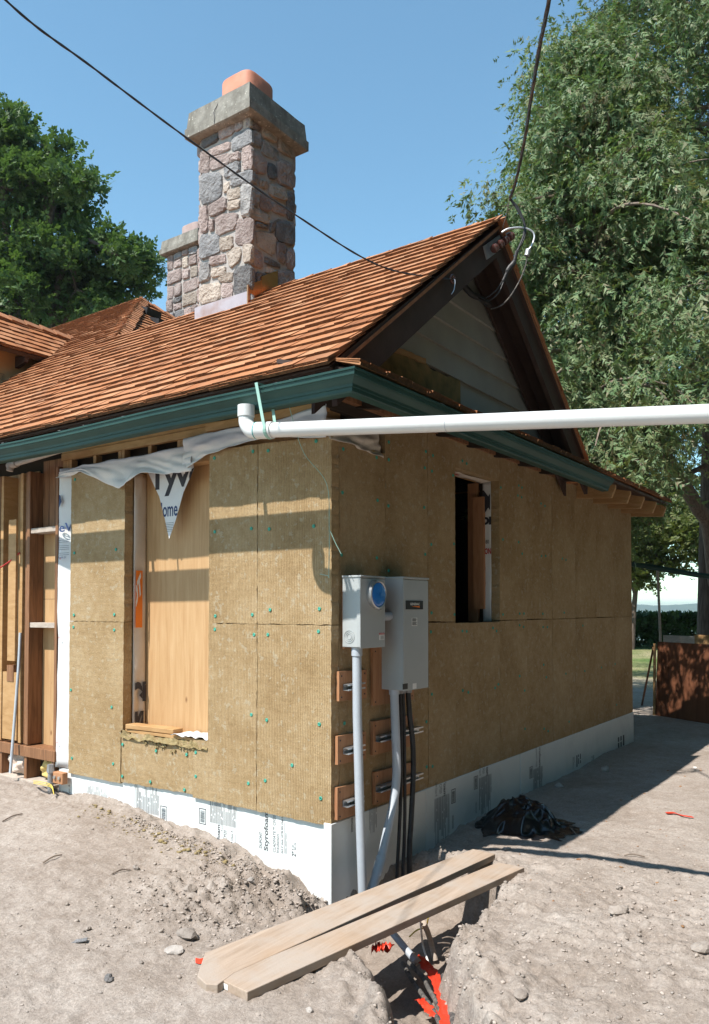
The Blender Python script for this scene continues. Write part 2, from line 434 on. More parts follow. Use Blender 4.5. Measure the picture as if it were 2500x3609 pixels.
    def build(s, name, mat, parent=None, smooth=False, recalc=True, off=None):
        me = bpy.data.meshes.new(name)
        o0 = WLOC.get(parent.name, np.zeros(3)) if parent is not None else np.zeros(3)
        if off is not None: o0 = np.array(off, float)
        V = np.array(s.v, float) - o0
        me.from_pydata(V.tolist(), [], s.f); me.update()
        if recalc:
            bm = bmesh.new(); bm.from_mesh(me); bmesh.ops.recalc_face_normals(bm, faces=bm.faces); bm.to_mesh(me); bm.free()
        if smooth:
            me.polygons.foreach_set('use_smooth', [True] * len(me.polygons))
            if smooth != 'all':
                try: me.set_sharp_from_angle(angle=math.radians(22 if smooth == 'gut' else 40))
                except Exception: pass
        me.materials.append(MAT[mat] if isinstance(mat, str) else mat)
        o = bpy.data.objects.new(name, me); col.objects.link(o)
        if parent is not None:
            o.parent = parent; WLOC[o.name] = o0
        elif off is not None:
            o.location = off; WLOC[o.name] = o0
        return o
def add_end_grain(o):
    o.data.materials.append(MAT['cedar_end'])
    idx = np.zeros(len(o.data.polygons), np.int32); idx[::6] = 1; o.data.polygons.foreach_set('material_index', idx)
    return o
def big_mesh(name, V, Fc, mat, parent=None, nside=3):
    me = bpy.data.meshes.new(name); V = np.asarray(V, np.float32); Fc = np.asarray(Fc, np.int32)
    o0 = WLOC.get(parent.name, np.zeros(3)) if parent is not None else np.zeros(3)
    V = V - o0.astype(np.float32)
    me.vertices.add(len(V)); me.vertices.foreach_set('co', V.ravel())
    me.loops.add(Fc.size); me.loops.foreach_set('vertex_index', Fc.ravel())
    me.polygons.add(len(Fc)); me.polygons.foreach_set('loop_start', np.arange(len(Fc), dtype=np.int32) * nside)
    me.update(calc_edges=True)
    me.materials.append(MAT[mat]); o = bpy.data.objects.new(name, me); col.objects.link(o)
    if parent is not None: o.parent = parent; WLOC[o.name] = o0
    return o
def instance(src, loc, parent=None, name=None):
    o = bpy.data.objects.new(name or src.name.split('.')[0], src.data); col.objects.link(o)
    o.location = loc
    if parent is not None: o.parent = parent
    return o
def cr(pts, k=8):
    P = [np.array(p, float) for p in pts]; P = [2 * P[0] - P[1]] + P + [2 * P[-1] - P[-2]]; out = []
    for i in range(1, len(P) - 2):
        for j in range(k):
            t_ = j / k; a, b, c, d = P[i - 1:i + 3]
            out.append(.5 * ((2 * b) + (-a + c) * t_ + (2 * a - 5 * b + 4 * c - d) * t_ ** 2 + (-a + 3 * b - 3 * c + d) * t_ ** 3))
    out.append(P[-2]); return out
def ragged(poly, step=.03, jit=.003, seed=0, edges=None):
    r = random.Random(seed); out = []
    n = len(poly)
    for i in range(n):
        a, b = np.array(poly[i], float), np.array(poly[(i + 1) % n], float)
        d = b - a; L = np.linalg.norm(d); m = max(1, int(L / step)); nr = np.array([-d[1], d[0]]) / L
        j = jit if edges is None else edges[i]
        for k in range(m):
            out.append(tuple(a + d * (k / m) + nr * (r.uniform(-j, j) if k else 0)))
    return out

# lettering: filled 2-D glyph outlines turned into thin flat print
def glyphs(body, size=1.0, bold=0.0, clip=None, narrow=1.0):
    cu = bpy.data.curves.new('glyphs', 'FONT'); cu.body = body; cu.size = size; cu.offset = bold; cu.resolution_u = 3
    ob = bpy.data.objects.new('glyphs', cu); col.objects.link(ob)
    dg = bpy.context.evaluated_depsgraph_get(); me = ob.evaluated_get(dg).to_mesh()
    vs = [(v.co.x * narrow, v.co.y) for v in me.vertices]; fs = [tuple(p.vertices) for p in me.polygons]
    ob.evaluated_get(dg).to_mesh_clear(); bpy.data.objects.remove(ob); bpy.data.curves.remove(cu)
    return vs, fs
def place_print(name, vs, fs, fn, mat, parent, clip=None):
    """fn maps glyph (u,v) to a wall point; clip: list of (point2, inward normal2) in wall 2-D space (a,b)"""
    pts = [fn(u, v) for u, v in vs]
    bm = bmesh.new()
    bv = [bm.verts.new(p) for p in pts]
    for f in fs:
        try: bm.faces.new([bv[i] for i in f])
        except ValueError: pass
    if clip:
        for co, no in clip:
            g = bm.verts[:] + bm.edges[:] + bm.faces[:]
            if not g: break
            bmesh.ops.bisect_plane(bm, geom=g, plane_co=co, plane_no=no, clear_inner=True)
    me = bpy.data.meshes.new(name); bm.to_mesh(me); bm.free()
    if not len(me.polygons): bpy.data.meshes.remove(me); return None
    o0 = WLOC.get(parent.name, np.zeros(3)) if parent is not None else np.zeros(3)
    if np.any(o0): me.transform(Matrix.Translation(Vector(-o0)))
    me.materials.append(MAT[mat]); o = bpy.data.objects.new(name, me); col.objects.link(o)
    o.parent = parent; WLOC[o.name] = o0
    return o

# ================================================================== GROUND
CP = [(-.02, 2.616, .158), (-.02, 2.396, .186), (-.02, 2.119, .199), (-.02, 1.837, .163), (-.02, 1.509, .133), (-.02, 1.126, .115), (-.02, .79, .066),
      (-.02, .558, .005), (-.02, .385, -.008), (-.02, .246, -.05), (-.02, .171, -.126), (-.02, .1, -.18), (-.02, 3.2, .2), (0, 4.5, .2), (0, 8, .2),
      (.847, -.02, -.103), (1.244, -.02, -.087), (1.514, -.02, -.048), (1.841, -.02, -.048), (2.8, -.02, -.032), (3.5, -.02, -.038), (4.32, -.02, -.043), (5.1, -.02, .004), (6.23, -.02, -.032),
      (-1.45, -.42, .012), (-1.15, -.2, .008), (-.62, .12, -.03), (-.95, .35, .03), (-.35, .35, -.005), (-.4, .8, .07), (.85, -.78, .012), (1.02, -.45, -.01), (1.5, -.9, .03), (3, -1, .02),
      (6, -1, 0), (0, -1.7, .05), (-.4, -2.2, .05), (1.5, -2.2, .05), (-2.06, .09, .04), (-1.25, -1.06, .012), (-2.5, 2, .1), (-1.2, 1.2, .11), (-.9, 2.5, .17), (-2, -2, .02), (4, -3, .02), (-3.8, -2.9, 0),
      (-1.6, -.8, .01), (-.95, -.62, .01), (.25, -1.15, .03), (.7, -1.2, .03), (10, -3, 0), (10, 3, 0), (16, 2, 0), (8.4, .2, .05), (7.4, -.2, .0), (9.5, .5, .03), (-8, 4, .1), (-8, -6, 0), (3, -8, 0), (-3, 9, .15), (22, -6, 0), (22, 10, 0), (8, 16, .1)]
CPa = np.array(CP)
_D = np.linalg.norm(CPa[:, None, :2] - CPa[None, :, :2], axis=2)
_WT = np.linalg.solve(_D + 1e-6 * np.eye(len(CPa)), CPa[:, 2] - .03)
PIT = np.array([(-.18, .04), (.0, .0), (.75, .0), (.93, -.25), (.72, -.86), (.2, -.98), (-.30, -1.0), (-.86, -1.38), (-1.5, -1.82), (-1.72, -1.62), (-1.2, -1.2), (-.82, -.80), (-.62, -.5), (-.38, -.15)])
def poly_sd(x, y, P):
    d = np.full(np.shape(x), 1e9); ins = np.zeros(np.shape(x), bool); n = len(P)
    for i in range(n):
        a, b = P[i], P[(i + 1) % n]; e = b - a; wx, wy = x - a[0], y - a[1]
        t_ = np.clip((wx * e[0] + wy * e[1]) / (e @ e), 0, 1)
        d = np.minimum(d, np.hypot(wx - e[0] * t_, wy - e[1] * t_))
        c = ((a[1] <= y) & (b[1] > y)) | ((b[1] <= y) & (a[1] > y))
        with np.errstate(divide='ignore', invalid='ignore'):
            xi = a[0] + (y - a[1]) / (b[1] - a[1] if b[1] != a[1] else 1e-9) * e[0]
        ins ^= c & (x < xi)
    return np.where(ins, d, -d)
def gz(x, y, fine=True):
    x = np.asarray(x, float); y = np.asarray(y, float)
    h = np.zeros(np.broadcast(x, y).shape) + .03
    for (cx_, cy_, _), w in zip(CP, _WT): h = h + w * np.hypot(x - cx_, y - cy_)
    far = np.clip((np.hypot(x, y) - 14) / 8, 0, 1); h = h * (1 - far)
    shore = np.clip((x - 38) / 10, 0, 1); h = h - 11.0 * shore * shore
    h = h + .05 * far * fbm(x * .2, y * .2, 1.0, 3) * (1 - shore)
    wob = .05 * fbm(x * 5, y * 5, 2.0, 3)
    sdv = poly_sd(x, y, PIT) + wob
    t_ = np.clip((sdv + .03) / .15, 0, 1); t_ = t_ * t_ * (3 - 2 * t_)
    lip = np.exp(-((sdv + .09) / .08) ** 2) * .012
    dep = .40 + .05 * fbm(x * 3, y * 3, 5., 2)
    h = h * (1 - t_) + (-dep) * t_ + lip
    near = np.exp(-((np.hypot(x + .8, y + .6) / 6.0) ** 2))
    rough = .15 + 1.0 * np.exp(-(((x + .50) / .45) ** 2 + ((y - .32) / .33) ** 2)) + .35 * np.exp(-(((x - .15) / .8) ** 2 + ((y + 1.75) / .5) ** 2)) + .5 * np.exp(-(sdv / .2) ** 2) + .35 * np.exp(-((x + .1) / .18) ** 2) * (y > 0) + .25 * np.exp(-((y + .12) / .18) ** 2) * (x > 0.8)
    rough = rough * near
    if fine:
        cl = fbm(x * 6, y * 6, 9., 2); cl2 = np.abs(fbm(x * 14, y * 14, 4., 3)); cl3 = fbm(x * 34, y * 34, 6., 3)
        h = h + rough * (.034 * cl + .058 * (cl2 - .30) + .014 * cl3) + near * (.010 * fbm(x * 2.4, y * 2.4, 3., 3) + .0028 * fbm(x * 20, y * 20, 8., 3))
        # ruts and scuffs
        h = h + near * .006 * np.abs(fbm(x * 4.5 + 3, y * 2.0, 1.5, 2))
    return h
def graded(lo, f0, f1, hi, s, g):
    mid = np.arange(f0, f1 + 1e-6, s); a = [f0]; st = s
    while a[-1] > lo: st = min(st * g, 60); a.append(a[-1] - st)
    b = [mid[-1]]; st = s
    while b[-1] < hi: st = min(st * g, 60); b.append(b[-1] + st)
    return np.concatenate([np.array(a[1:])[::-1], mid, np.array(b[1:])])
gx = graded(-400, -2.3, 2.6, 47, .017, 1.07); gy = graded(-400, -2.4, 2.9, 400, .017, 1.07)
GX, GY = np.meshgrid(gx, gy, indexing='ij'); GZ = gz(GX, GY)
# the ground stays outside the house's footings
nx_, ny_ = GX.shape
V = np.stack([GX, GY, GZ], -1).reshape(-1, 3)
ii = np.arange(nx_ * ny_).reshape(nx_, ny_)
Fq = np.stack([ii[:-1, :-1], ii[1:, :-1], ii[1:, 1:], ii[:-1, 1:]], -1).reshape(-1, 4)
ground = big_mesh('ground', V, Fq, 'earth', None, 4); tag(ground, kind='structure')
ground.data.polygons.foreach_set('use_smooth', [True] * len(ground.data.polygons))
sdv = poly_sd(GX, GY, PIT)
moist = np.clip(.9 * np.exp(-(((GX + .45) / .40) ** 2 + ((GY - .25) / .30) ** 2)) * (.6 + .6 * fbm(GX * 5, GY * 5, 2., 3)) + np.clip((sdv - .02) / .1, 0, 1) * .55 + .35 * np.exp(-((GY + .15) / .2) ** 2) * (GX > .9), 0, 1)
at_ = ground.data.attributes.new('moist', 'FLOAT', 'POINT'); at_.data.foreach_set('value', moist.ravel().astype(np.float32))

# lake and the far shore
lk = MB().box(42, 7000, -4000, 4000, -10.5, -8.5).build('lake', 'water'); tag(lk, kind='structure')
mb = MB(); ys = np.linspace(-2600, 2600, 220); R1 = []; R2 = []; R3 = []
for y in ys:
    hh = 13 + 5 * float(fbm(y * .004, 1.0, 0, 4)) + 2.5 * float(fbm(y * .05, 3.0, 0, 2))
    R1.append((2600, y, -8.6)); R2.append((2680, y, max(1, hh - 5))); R3.append((2900, y, max(6, hh)))
R4 = [(3600, y, -8.6) for y in ys]
mb.loft([R1, R2, R3, R4], close=False, cap=False)
tag(mb.build('far_shore_hills', 'far_woods', smooth='all'), kind='structure')

# ================================================================== HOUSE
house = thing('cottage_house', 'cottage under renovation, cedar shingle roof, brown wool insulation boards and stone chimneys', 'house')

# ---- roof geometry
RX, RZ, SL = 1.81, 4.72, .775            # wing ridge x, ridge height, slope
EX = -.41                                # shingle edge
LEN = math.hypot(1, SL)
VV = np.array([1, 0, SL]) / LEN; NN = np.array([-SL, 0, 1]) / LEN
HP_Y0, HX, HY, HZ = 4.48, 3.95, 6.62, 6.36
def deck(px, py_, off=0.0):              # point on the left slope's plane
    return np.array([px, py_, RZ - SL * (RX - px)]) + NN * off
shingles = []                            # (verts8, size key)
def shingle_field(O, U, Vd, N, ulen, vlen, inside, store, vmax=None, e=.14, th=.0165, seed=0, wmin=.08, wmax=.21, starter=True):
    r = random.Random(seed); O, U, Vd, N = [np.array(q, float) for q in (O, U, Vd, N)]
    L = e * 2.2; b0 = th * 1.2; k = 0; v = 0.0; rows = []
    if starter: rows += [(-.012, 0.0, L * .8), (-.006, .010, L * .8)]
    while v < vlen: rows.append((v, b0 if v > 0 else .020, L)); v += e
    for v0, b, Ls in rows:
        u = -r.uniform(0, .12)
        while u < ulen:
            w = r.uniform(wmin, wmax); a0, a1 = max(u, 0), min(u + w - .003, ulen); u += w
            if a1 - a0 < .012: continue
            mid = O + U * ((a0 + a1) / 2) + Vd * (v0 + .5 * e)
            if not inside(mid): continue
            Lc = Ls if vmax is None else min(Ls, vmax(mid) - v0)
            if Lc < .04: continue
            t0 = th * r.uniform(.75, 1.3); j = r.uniform(-.006, .006); sk = r.uniform(-.003, .003); bb = b + r.uniform(0, .003)
            vs = []
            for s_ in (0, 1):
                for uu, kk in ((a0, -sk), (a1, sk)):
                    vv = v0 + (j + kk if s_ == 0 else Lc)
                    hb = bb if s_ == 0 else bb * (1 - Lc / Ls)
                    vs.append(O + U * uu + Vd * vv + N * hb)
                    vs.append(O + U * uu + Vd * vv + N * (hb + (t0 if s_ == 0 else .002 + t0 * (1 - Lc / Ls))))
            store.append((np.array(vs), O + U * (a0 + a1) / 2 + Vd * v0))
    return store
SH_F = [(0, 1, 3, 2), (4, 6, 7, 5), (0, 4, 5, 1), (2, 3, 7, 6), (0, 2, 6, 4), (1, 5, 7, 3)]
DORM_Y, DORM_Z, DORM_E, DORM_EZ = 6.31, 5.32, 5.706, 4.75
def left_lim(y):
    return RX if y < HP_Y0 else (RX + (y - HP_Y0) * (HX - RX) / (HY - HP_Y0) if y < HY else HX)
def in_left(p):
    x, y = p[0], p[1]
    if y < HP_Y0: lim = RX
    elif y < HY: lim = RX + (y - HP_Y0) * (HX - RX) / (HY - HP_Y0)
    else: lim = HX
    if x > lim + .02: return False
    if 2 * DORM_Y - DORM_E > y > DORM_E and .3 < x < 1.84 + (min(y, 2 * DORM_Y - y) - DORM_E) * .745 / .604: return False
    if 1.46 < x < 2.1 and 2.08 < y < 2.72: return False
    return True
O_l = deck(EX, -.3, .002)
left_sh = []
shingle_field(O_l, (0, 1, 0), VV, NN, 12.8, (HX - EX) * LEN, in_left, left_sh, vmax=lambda p: (left_lim(p[1]) - EX) * LEN, seed=1)
roof_deck = MB()
# sheathing slabs (underside painted brown), set just below the shingles
def slab(corners, nrm, th, mb_):
    nrm = np.array(nrm, float); c = [np.array(p, float) for p in corners]; lo = [p - nrm * th for p in c]; n = len(c)
    mb_.add(c + lo, [tuple(range(n)), tuple(range(2 * n - 1, n - 1, -1))] + [(i, (i + 1) % n, n + (i + 1) % n, n + i) for i in range(n)])
slab([deck(EX + .02, -.285, -.012), deck(RX, -.285, -.04), deck(RX, HP_Y0, -.04), deck(HX, HY, -.04), deck(HX, 12.5, -.04), deck(EX + .02, 12.5, -.012)], NN, .03, roof_deck)
NR = np.array([SL, 0, 1]) / LEN; VR = np.array([-1, 0, SL]) / LEN
def rdeck(px, py_, off=0.0): return np.array([px, py_, RZ - SL * (px - RX)]) + NR * off
slab([rdeck(4.02, -.285, -.04), rdeck(RX, -.285, -.041), rdeck(RX, 4.4, -.041), rdeck(4.02, 4.4, -.04)], NR, .03, roof_deck)
roof = roof_deck.build('roof', 'brown_paint', house)
right_sh = []
shingle_field(rdeck(4.06, -.3, -.037), (0, 1, 0), VR, NR, 4.7, (4.06 - RX) * LEN, lambda p: not (1.4 < p[0] < 2.12 and 2.08 < p[1] < 2.72), right_sh, vmax=lambda p: (4.06 - RX) * LEN, seed=2)
hip_sh = []
NH = np.array([0, -SL, 1]) / LEN; VH = np.array([0, 1, SL]) / LEN
def in_hip(p):
    d = p[1] - HP_Y0
    return RX + d * (HX - RX) / (HY - HP_Y0) < p[0] < 2 * HX - RX - d * (HX - RX) / (HY - HP_Y0) and p[1] < HY and not (4.35 < p[0] < 5.0 and p[1] > 6.2)
hipO = np.array([RX, HP_Y0 - .6, RZ - .6 * SL]) - NH * .037
shingle_field(hipO, (1, 0, 0), VH, NH, 4.4, (HY - HP_Y0 + .6) * LEN, lambda p: in_hip(p) or (p[1] < HP_Y0 and p[0] > RX + .05 + (HP_Y0 - p[1])), hip_sh, vmax=lambda p: (min(p[0] - RX, 2 * HX - RX - p[0]) * (HY - HP_Y0) / (HX - RX) + .6) * LEN, seed=3, starter=False)
slabm = MB(); slab([(RX, HP_Y0, RZ) - NH * .042, (2 * HX - RX, HP_Y0, RZ) - NH * .042, (HX, HY, HZ) - NH * .042], NH, .03, slabm)
slab([(HX, HY, HZ - .05), (2 * HX - EX, HP_Y0 - 2.2, 2.95), (2 * HX - EX, 12.5, 2.95), (HX, 12.5, HZ - .05)], np.array([SL, 0, 1]) / LEN, .05, slabm)
slabm.build('roof_plane', 'brown_paint', roof)
# pent roof along the gable end
pent_sh = []
PV = np.array([0, .45, .145]); PL = np.linalg.norm(PV); PV = PV / PL; PN = np.cross((1, 0, 0), PV)
PO = np.array([-.36, -.455, 2.978])
shingle_field(PO, (1, 0, 0), PV, PN, 6.80, .50, lambda p: p[0] > -.36 and (p[1] < -.31 or p[2] < RZ - SL * (RX - p[0]) - .09), pent_sh, seed=4, wmin=.09, wmax=.2)
pd = MB(); slab([PO + (.02, .02, -.012), PO + (6.78, .02, -.012), PO + (6.78, .6, .15), PO + (.02, .6, .15)], PN, .025, pd)
pd.build('pent_roof', 'brown_paint', roof)
flat = MB().box(4.0, 6.44, .1, 4.4, 3.03, 3.10); flat.build('low_roof', 'brown_paint', roof)
# dormer roof slopes
dorm = thing
dsh = []
DN = np.array([0, -(DORM_Z - DORM_EZ), (DORM_Y - DORM_E)]); DN = DN / np.linalg.norm(DN); DV = np.array([0, DN[2], -DN[1]])
DL = math.hypot(DORM_Y - DORM_E, DORM_Z - DORM_EZ)
shingle_field(np.array([.35, DORM_E, DORM_EZ]) - DN * .03, (1, 0, 0), DV, DN, 2.3, DL, lambda p: p[0] < 1.84 + (p[1] - DORM_E) * .745 / .604 + .02, dsh, vmax=lambda p: DL, e=.115, th=.015, seed=5)
DN2 = DN * (1, -1, 1); DV2 = DV * (1, -1, 1)
shingle_field(np.array([.35, 2 * DORM_Y - DORM_E, DORM_EZ]) - DN2 * .03, (1, 0, 0), DV2, DN2, 2.3, DL, lambda p: p[0] < 1.84 + (2 * DORM_Y - p[1] - DORM_E) * .745 / .604 + .02, dsh, vmax=lambda p: DL, e=.115, th=.015, seed=6)
dk = MB()
slab([(.36, DORM_E + .01, DORM_EZ - .04), (1.86, DORM_E + .01, DORM_EZ - .04), (2.58, DORM_Y, DORM_Z - .04), (.36, DORM_Y, DORM_Z - .04)], DN, .05, dk)
slab([(.36, 2 * DORM_Y - DORM_E - .01, DORM_EZ - .04), (1.86, 2 * DORM_Y - DORM_E - .01, DORM_EZ - .04), (2.58, DORM_Y, DORM_Z - .04), (.36, DORM_Y, DORM_Z - .04)], DN2, .05, dk)
dormer = dk.build('dormer', 'brown_paint', house)
MB().box(.6, 2.1, DORM_E + .26, DORM_E + .30, 3.4, DORM_EZ + .1).build('cheek_wall', 'ply', dormer)
MB().box(.6, 2.1, 2 * DORM_Y - DORM_E - .30, 2 * DORM_Y - DORM_E - .26, 3.4, DORM_EZ + .1).build('cheek_wall', 'ply', dormer)
gbl = MB().prism([(DORM_E + .3, 3.5), (2 * DORM_Y - DORM_E - .3, 3.5), (2 * DORM_Y - DORM_E - .3, DORM_EZ), (DORM_Y, DORM_Z - .06), (DORM_E + .3, DORM_EZ)], lambda u, v: (.6, u, v), lambda u, v: (.64, u, v)); gbl.build('gable_wall', 'ply', dormer)
for xx in (.75, 1.12, 1.5):
    MB().add([(xx, DORM_E + .26, DORM_EZ - .03), (xx, DORM_E + .04, DORM_EZ - .06), (xx, DORM_E + .06, DORM_EZ - .13), (xx, DORM_E + .26, DORM_EZ - .17),
              (xx + .05, DORM_E + .26, DORM_EZ - .03), (xx + .05, DORM_E + .04, DORM_EZ - .06), (xx + .05, DORM_E + .06, DORM_EZ - .13), (xx + .05, DORM_E + .26, DORM_EZ - .17)],
             [(0, 1, 2, 3), (7, 6, 5, 4), (0, 4, 5, 1), (1, 5, 6, 2), (2, 6, 7, 3), (3, 7, 4, 0)]).build('rafter_tail', 'brown_paint', dormer)
# stamped print on the cheek
def ck(u, v): return (1.30 + u, DORM_E + .257, 4.30 + v)
for (a, b, c, d) in ((0, .004, 0, .17), (.056, .06, 0, .17), (0, .06, 0, .004), (0, .06, .166, .17)):
    place_print('stamp_line', [(a, c), (b, c), (b, d), (a, d)], [(0, 1, 2, 3)], ck, 'ink', dormer)
for q in range(4):
    place_print('stamp_text', *glyphs('A-C' if q % 2 else '24/16', .035), lambda u, v, q=q: ck(.046 - v * .8, .02 + q * .036 + u * .5), 'ink', dormer)
# metal valley beside the dormer
a_, b_ = deck(1.84, DORM_E, .004), deck(2.60, DORM_Y, .004)
MB().add([a_ + (-.02, -.13, -.01), b_ + (-.0, -.10, -.0), b_ + (0, .02, .012), a_ + (0, .02, .012)], [(0, 1, 2, 3)]).build('valley_flashing', 'copper_pale', roof)

# turn shingles into objects: 300 nearest in view singly, the rest joined
allsh = left_sh + pent_sh
def vis_key(s):
    c = s[1]; x, y, z = proj(c)
    if z < 1 or x < -60 or x > 2560: return 1e9
    return z
keys = sorted(range(len(allsh)), key=lambda i: vis_key(allsh[i]))
single = set(keys[:290])
rest = MB()
for i, (vs, c) in enumerate(allsh):
    if i in single:
        add_end_grain(MB().add(vs, SH_F).build('shingle', 'cedar', roof, off=None))
    else: rest.add(vs, SH_F)
for L_ in (right_sh, hip_sh): 
    for vs, c in L_: rest.add(vs, SH_F)
tag(add_end_grain(rest.build('far_shingles', 'cedar', roof)), kind='stuff')
dr = MB()
for vs, c in dsh: dr.add(vs, SH_F)
tag(add_end_grain(dr.build('dormer_shingles', 'cedar', dormer)), kind='stuff')

# ridge and hip caps
def caps(p, q, n1, n2, parent, w=.12, e=.21, seed=0, L=.34):
    p, q = np.array(p, float), np.array(q, float); d = q - p; T = np.linalg.norm(d); d /= T; r = random.Random(seed); s_ = 0
    while s_ < T:
        for nn in (n1, n2):
            nn = np.array(nn, float); side = np.cross(d, nn); other = n2 if nn is n1 or np.allclose(nn, n1) else n1
            if side @ np.array(other) > 0: side = -side
            side = -side if side @ np.array(other) > 0 else side
            lift0 = .030 + r.uniform(0, .004); lift1 = .012; t_ = .015
            a = p + d * (s_ - .02); b = p + d * min(s_ + L, T)
            ww = w * r.uniform(.92, 1.08)
            vs = []
            for base, lf in ((a, lift0), (b, lift1)):
                for sd_ in (-.006, ww):
                    vs.append(base + side * sd_ + nn * lf); vs.append(base + side * sd_ + nn * (lf + (t_ if lf == lift0 else .006)))
            MB().add(vs, SH_F).build('ridge_cap', 'cedar_ridge', parent)
        s_ += e
caps((RX, -.31, RZ - .02), (RX, 2.05, RZ - .02), NN, NR, roof, seed=1)
caps((RX, 2.74, RZ - .02), (RX, HP_Y0 + .05, RZ - .02), NN, NR, roof, seed=2)
caps((RX + .02, HP_Y0, RZ), (HX, HY, HZ), NN, NH, roof, seed=3, w=.11, e=.13)
caps((HX, HY, HZ), (HX, 11.5, HZ), NN, np.array([SL, 0, 1]) / LEN, roof, seed=4)
caps((HX, HY, HZ), (HX + 1.9, HY - 1.9, HZ - 1.9 * SL), NH, np.array([SL, 0, 1]) / LEN, roof, seed=5)
caps((.36, DORM_Y, DORM_Z - .02), (2.62, DORM_Y, DORM_Z - .02), DN, DN2, dormer, seed=6, w=.10)
# roof vents on the hip
for vx, vy in ((3.62, 5.95), (3.55, 5.62)):
    z0 = RZ + (vy - HP_Y0) * SL
    vm = MB().add([(vx - .13, vy, z0), (vx + .13, vy, z0), (vx + .13, vy + .2, z0 + .155), (vx - .13, vy + .2, z0 + .155), (vx - .13, vy - .02, z0 + .09), (vx + .13, vy - .02, z0 + .09), (vx + .13, vy + .2, z0 + .17), (vx - .13, vy + .2, z0 + .17)],
                  [(0, 1, 2, 3), (4, 7, 6, 5), (0, 4, 5, 1), (1, 5, 6, 2), (2, 6, 7, 3), (3, 7, 4, 0)]).build('roof_vent', 'black_rubber', roof)

# ---- rakes (barge boards), soffit, gable siding
def rake_board(sgn, name):
    f = (lambda x: RZ - SL * abs(x - RX))
    x0 = RX; x1 = RX - sgn * 2.12
    pts = [(x0, f(x0) - .055), (x1, f(x1) - .055), (x1 + sgn * .02, f(x1) - .28), (x0, f(x0) - .30)]
    return MB().prism(pts, lambda u, v: (u, -.262, v), lambda u, v: (u, -.225, v)).build(name, 'brown_paint', house)
rb1 = rake_board(1, 'barge_board'); rb2 = rake_board(-1, 'barge_board')
for sgn in (1, -1):
    f = (lambda x: RZ - SL * abs(x - RX)); x1 = RX - sgn * 2.05
    MB().prism([(RX, f(RX) - .05), (x1, f(x1) - .05), (x1, f(x1) - .075), (RX, f(RX) - .075)], lambda u, v: (u, -.268, v), lambda u, v: (u, -.292, v)).build('shingle_mould', 'cedar_ridge', rb1 if sgn == 1 else rb2)
    # purlin lookout under the overhang
    MB().prism([(RX, f(RX) - .12), (x1, f(x1) - .12), (x1, f(x1) - .34), (RX, f(RX) - .34)], lambda u, v: (u, -.06, v), lambda u, v: (u, -.035, v)).build('frieze_board', 'brown_paint', house)
gw = MB().prism([(-.05, 2.9), (3.7, 2.9), (3.7, 3.2), (RX, 4.62), (-.05, 3.2)], lambda u, v: (u, .03, v), lambda u, v: (u, .10, v)).build('gable_wall', 'dark_inside', house)
z = 3.06; k = 0
while z < 4.5:
    z1 = z + .195
    f = lambda zz: (RZ - .07 - zz) / SL
    a, b = f(z + .06), f(z1 + .08)
    xl0, xr0, xl1, xr1 = RX - a, RX + a, RX - b, RX + b
    xl0, xl1 = max(xl0, -.1), max(xl1, -.1); xr0, xr1 = min(xr0, 3.75), min(xr1, 3.75)
    if xr1 <= xl1: xl1 = xr1 = RX
    if k == 0: xl0 = xl1 = .3
    if k == 1: xl0, xl1 = 1.67, max(1.67, xl1)
    vs = [(xl0, -.020, z), (xr0, -.020, z), (xr1, .006, z1 + .02), (xl1, .006, z1 + .02), (xl0, .012, z), (xr0, .012, z), (xr1, .025, z1 + .02), (xl1, .025, z1 + .02)]
    MB().add(vs, [(0, 1, 2, 3), (7, 6, 5, 4), (0, 4, 5, 1), (1, 5, 6, 2), (2, 6, 7, 3), (3, 7, 4, 0)]).build('clapboard', 'siding', gw)
    z = z1; k += 1
MB().prism(ragged([(.30, 3.20), (1.66, 3.20), (1.65, 3.44), (1.18, 3.42), (1.10, 3.455), (.72, 3.43), (.58, 3.40), (.36, 3.30)], .05, .008, 4), lambda u, v: (u, -.024, v), lambda u, v: (u, .02, v)).build('bare_sheathing', 'mossy', gw)
MB().prism(ragged([(.62, 3.40), (1.10, 3.435), (1.10, 3.475), (.64, 3.445)], .05, .006, 5), lambda u, v: (u, -.034, v), lambda u, v: (u, -.020, v)).build('torn_board_edge', 'lumber', gw)

# ---- pent rafter tails and soffit
for X in (-.2, .3, .8, 1.3, 1.8, 2.3, 2.8, 3.3, 3.8, 4.32, 4.85, 5.38, 5.9, 6.36):
    zq, zi = (2.80, .03) if X > 4 else (2.885, .07)
    MB().add([(X, -.41, 2.90), (X, -.37, zq), (X, .05, zq + zi), (X, .05, 3.03), (X, -.41, 2.93), (X + .045, -.41, 2.90), (X + .045, -.37, zq), (X + .045, .05, zq + zi), (X + .045, .05, 3.03), (X + .045, -.41, 2.93)],
             [(0, 1, 2, 3, 4), (9, 8, 7, 6, 5), (0, 5, 6, 1), (1, 6, 7, 2), (3, 8, 9, 4), (4, 9, 5, 0)]).build('rafter_tail', 'lumber' if X > 4 else 'dark_inside', house)  # tails under the gutter coloured near-black, standing in for the shade there
MB().box(-.05, 6.42, -.02, .075, 2.96, 3.05).build('top_plate', 'old_wood', house)

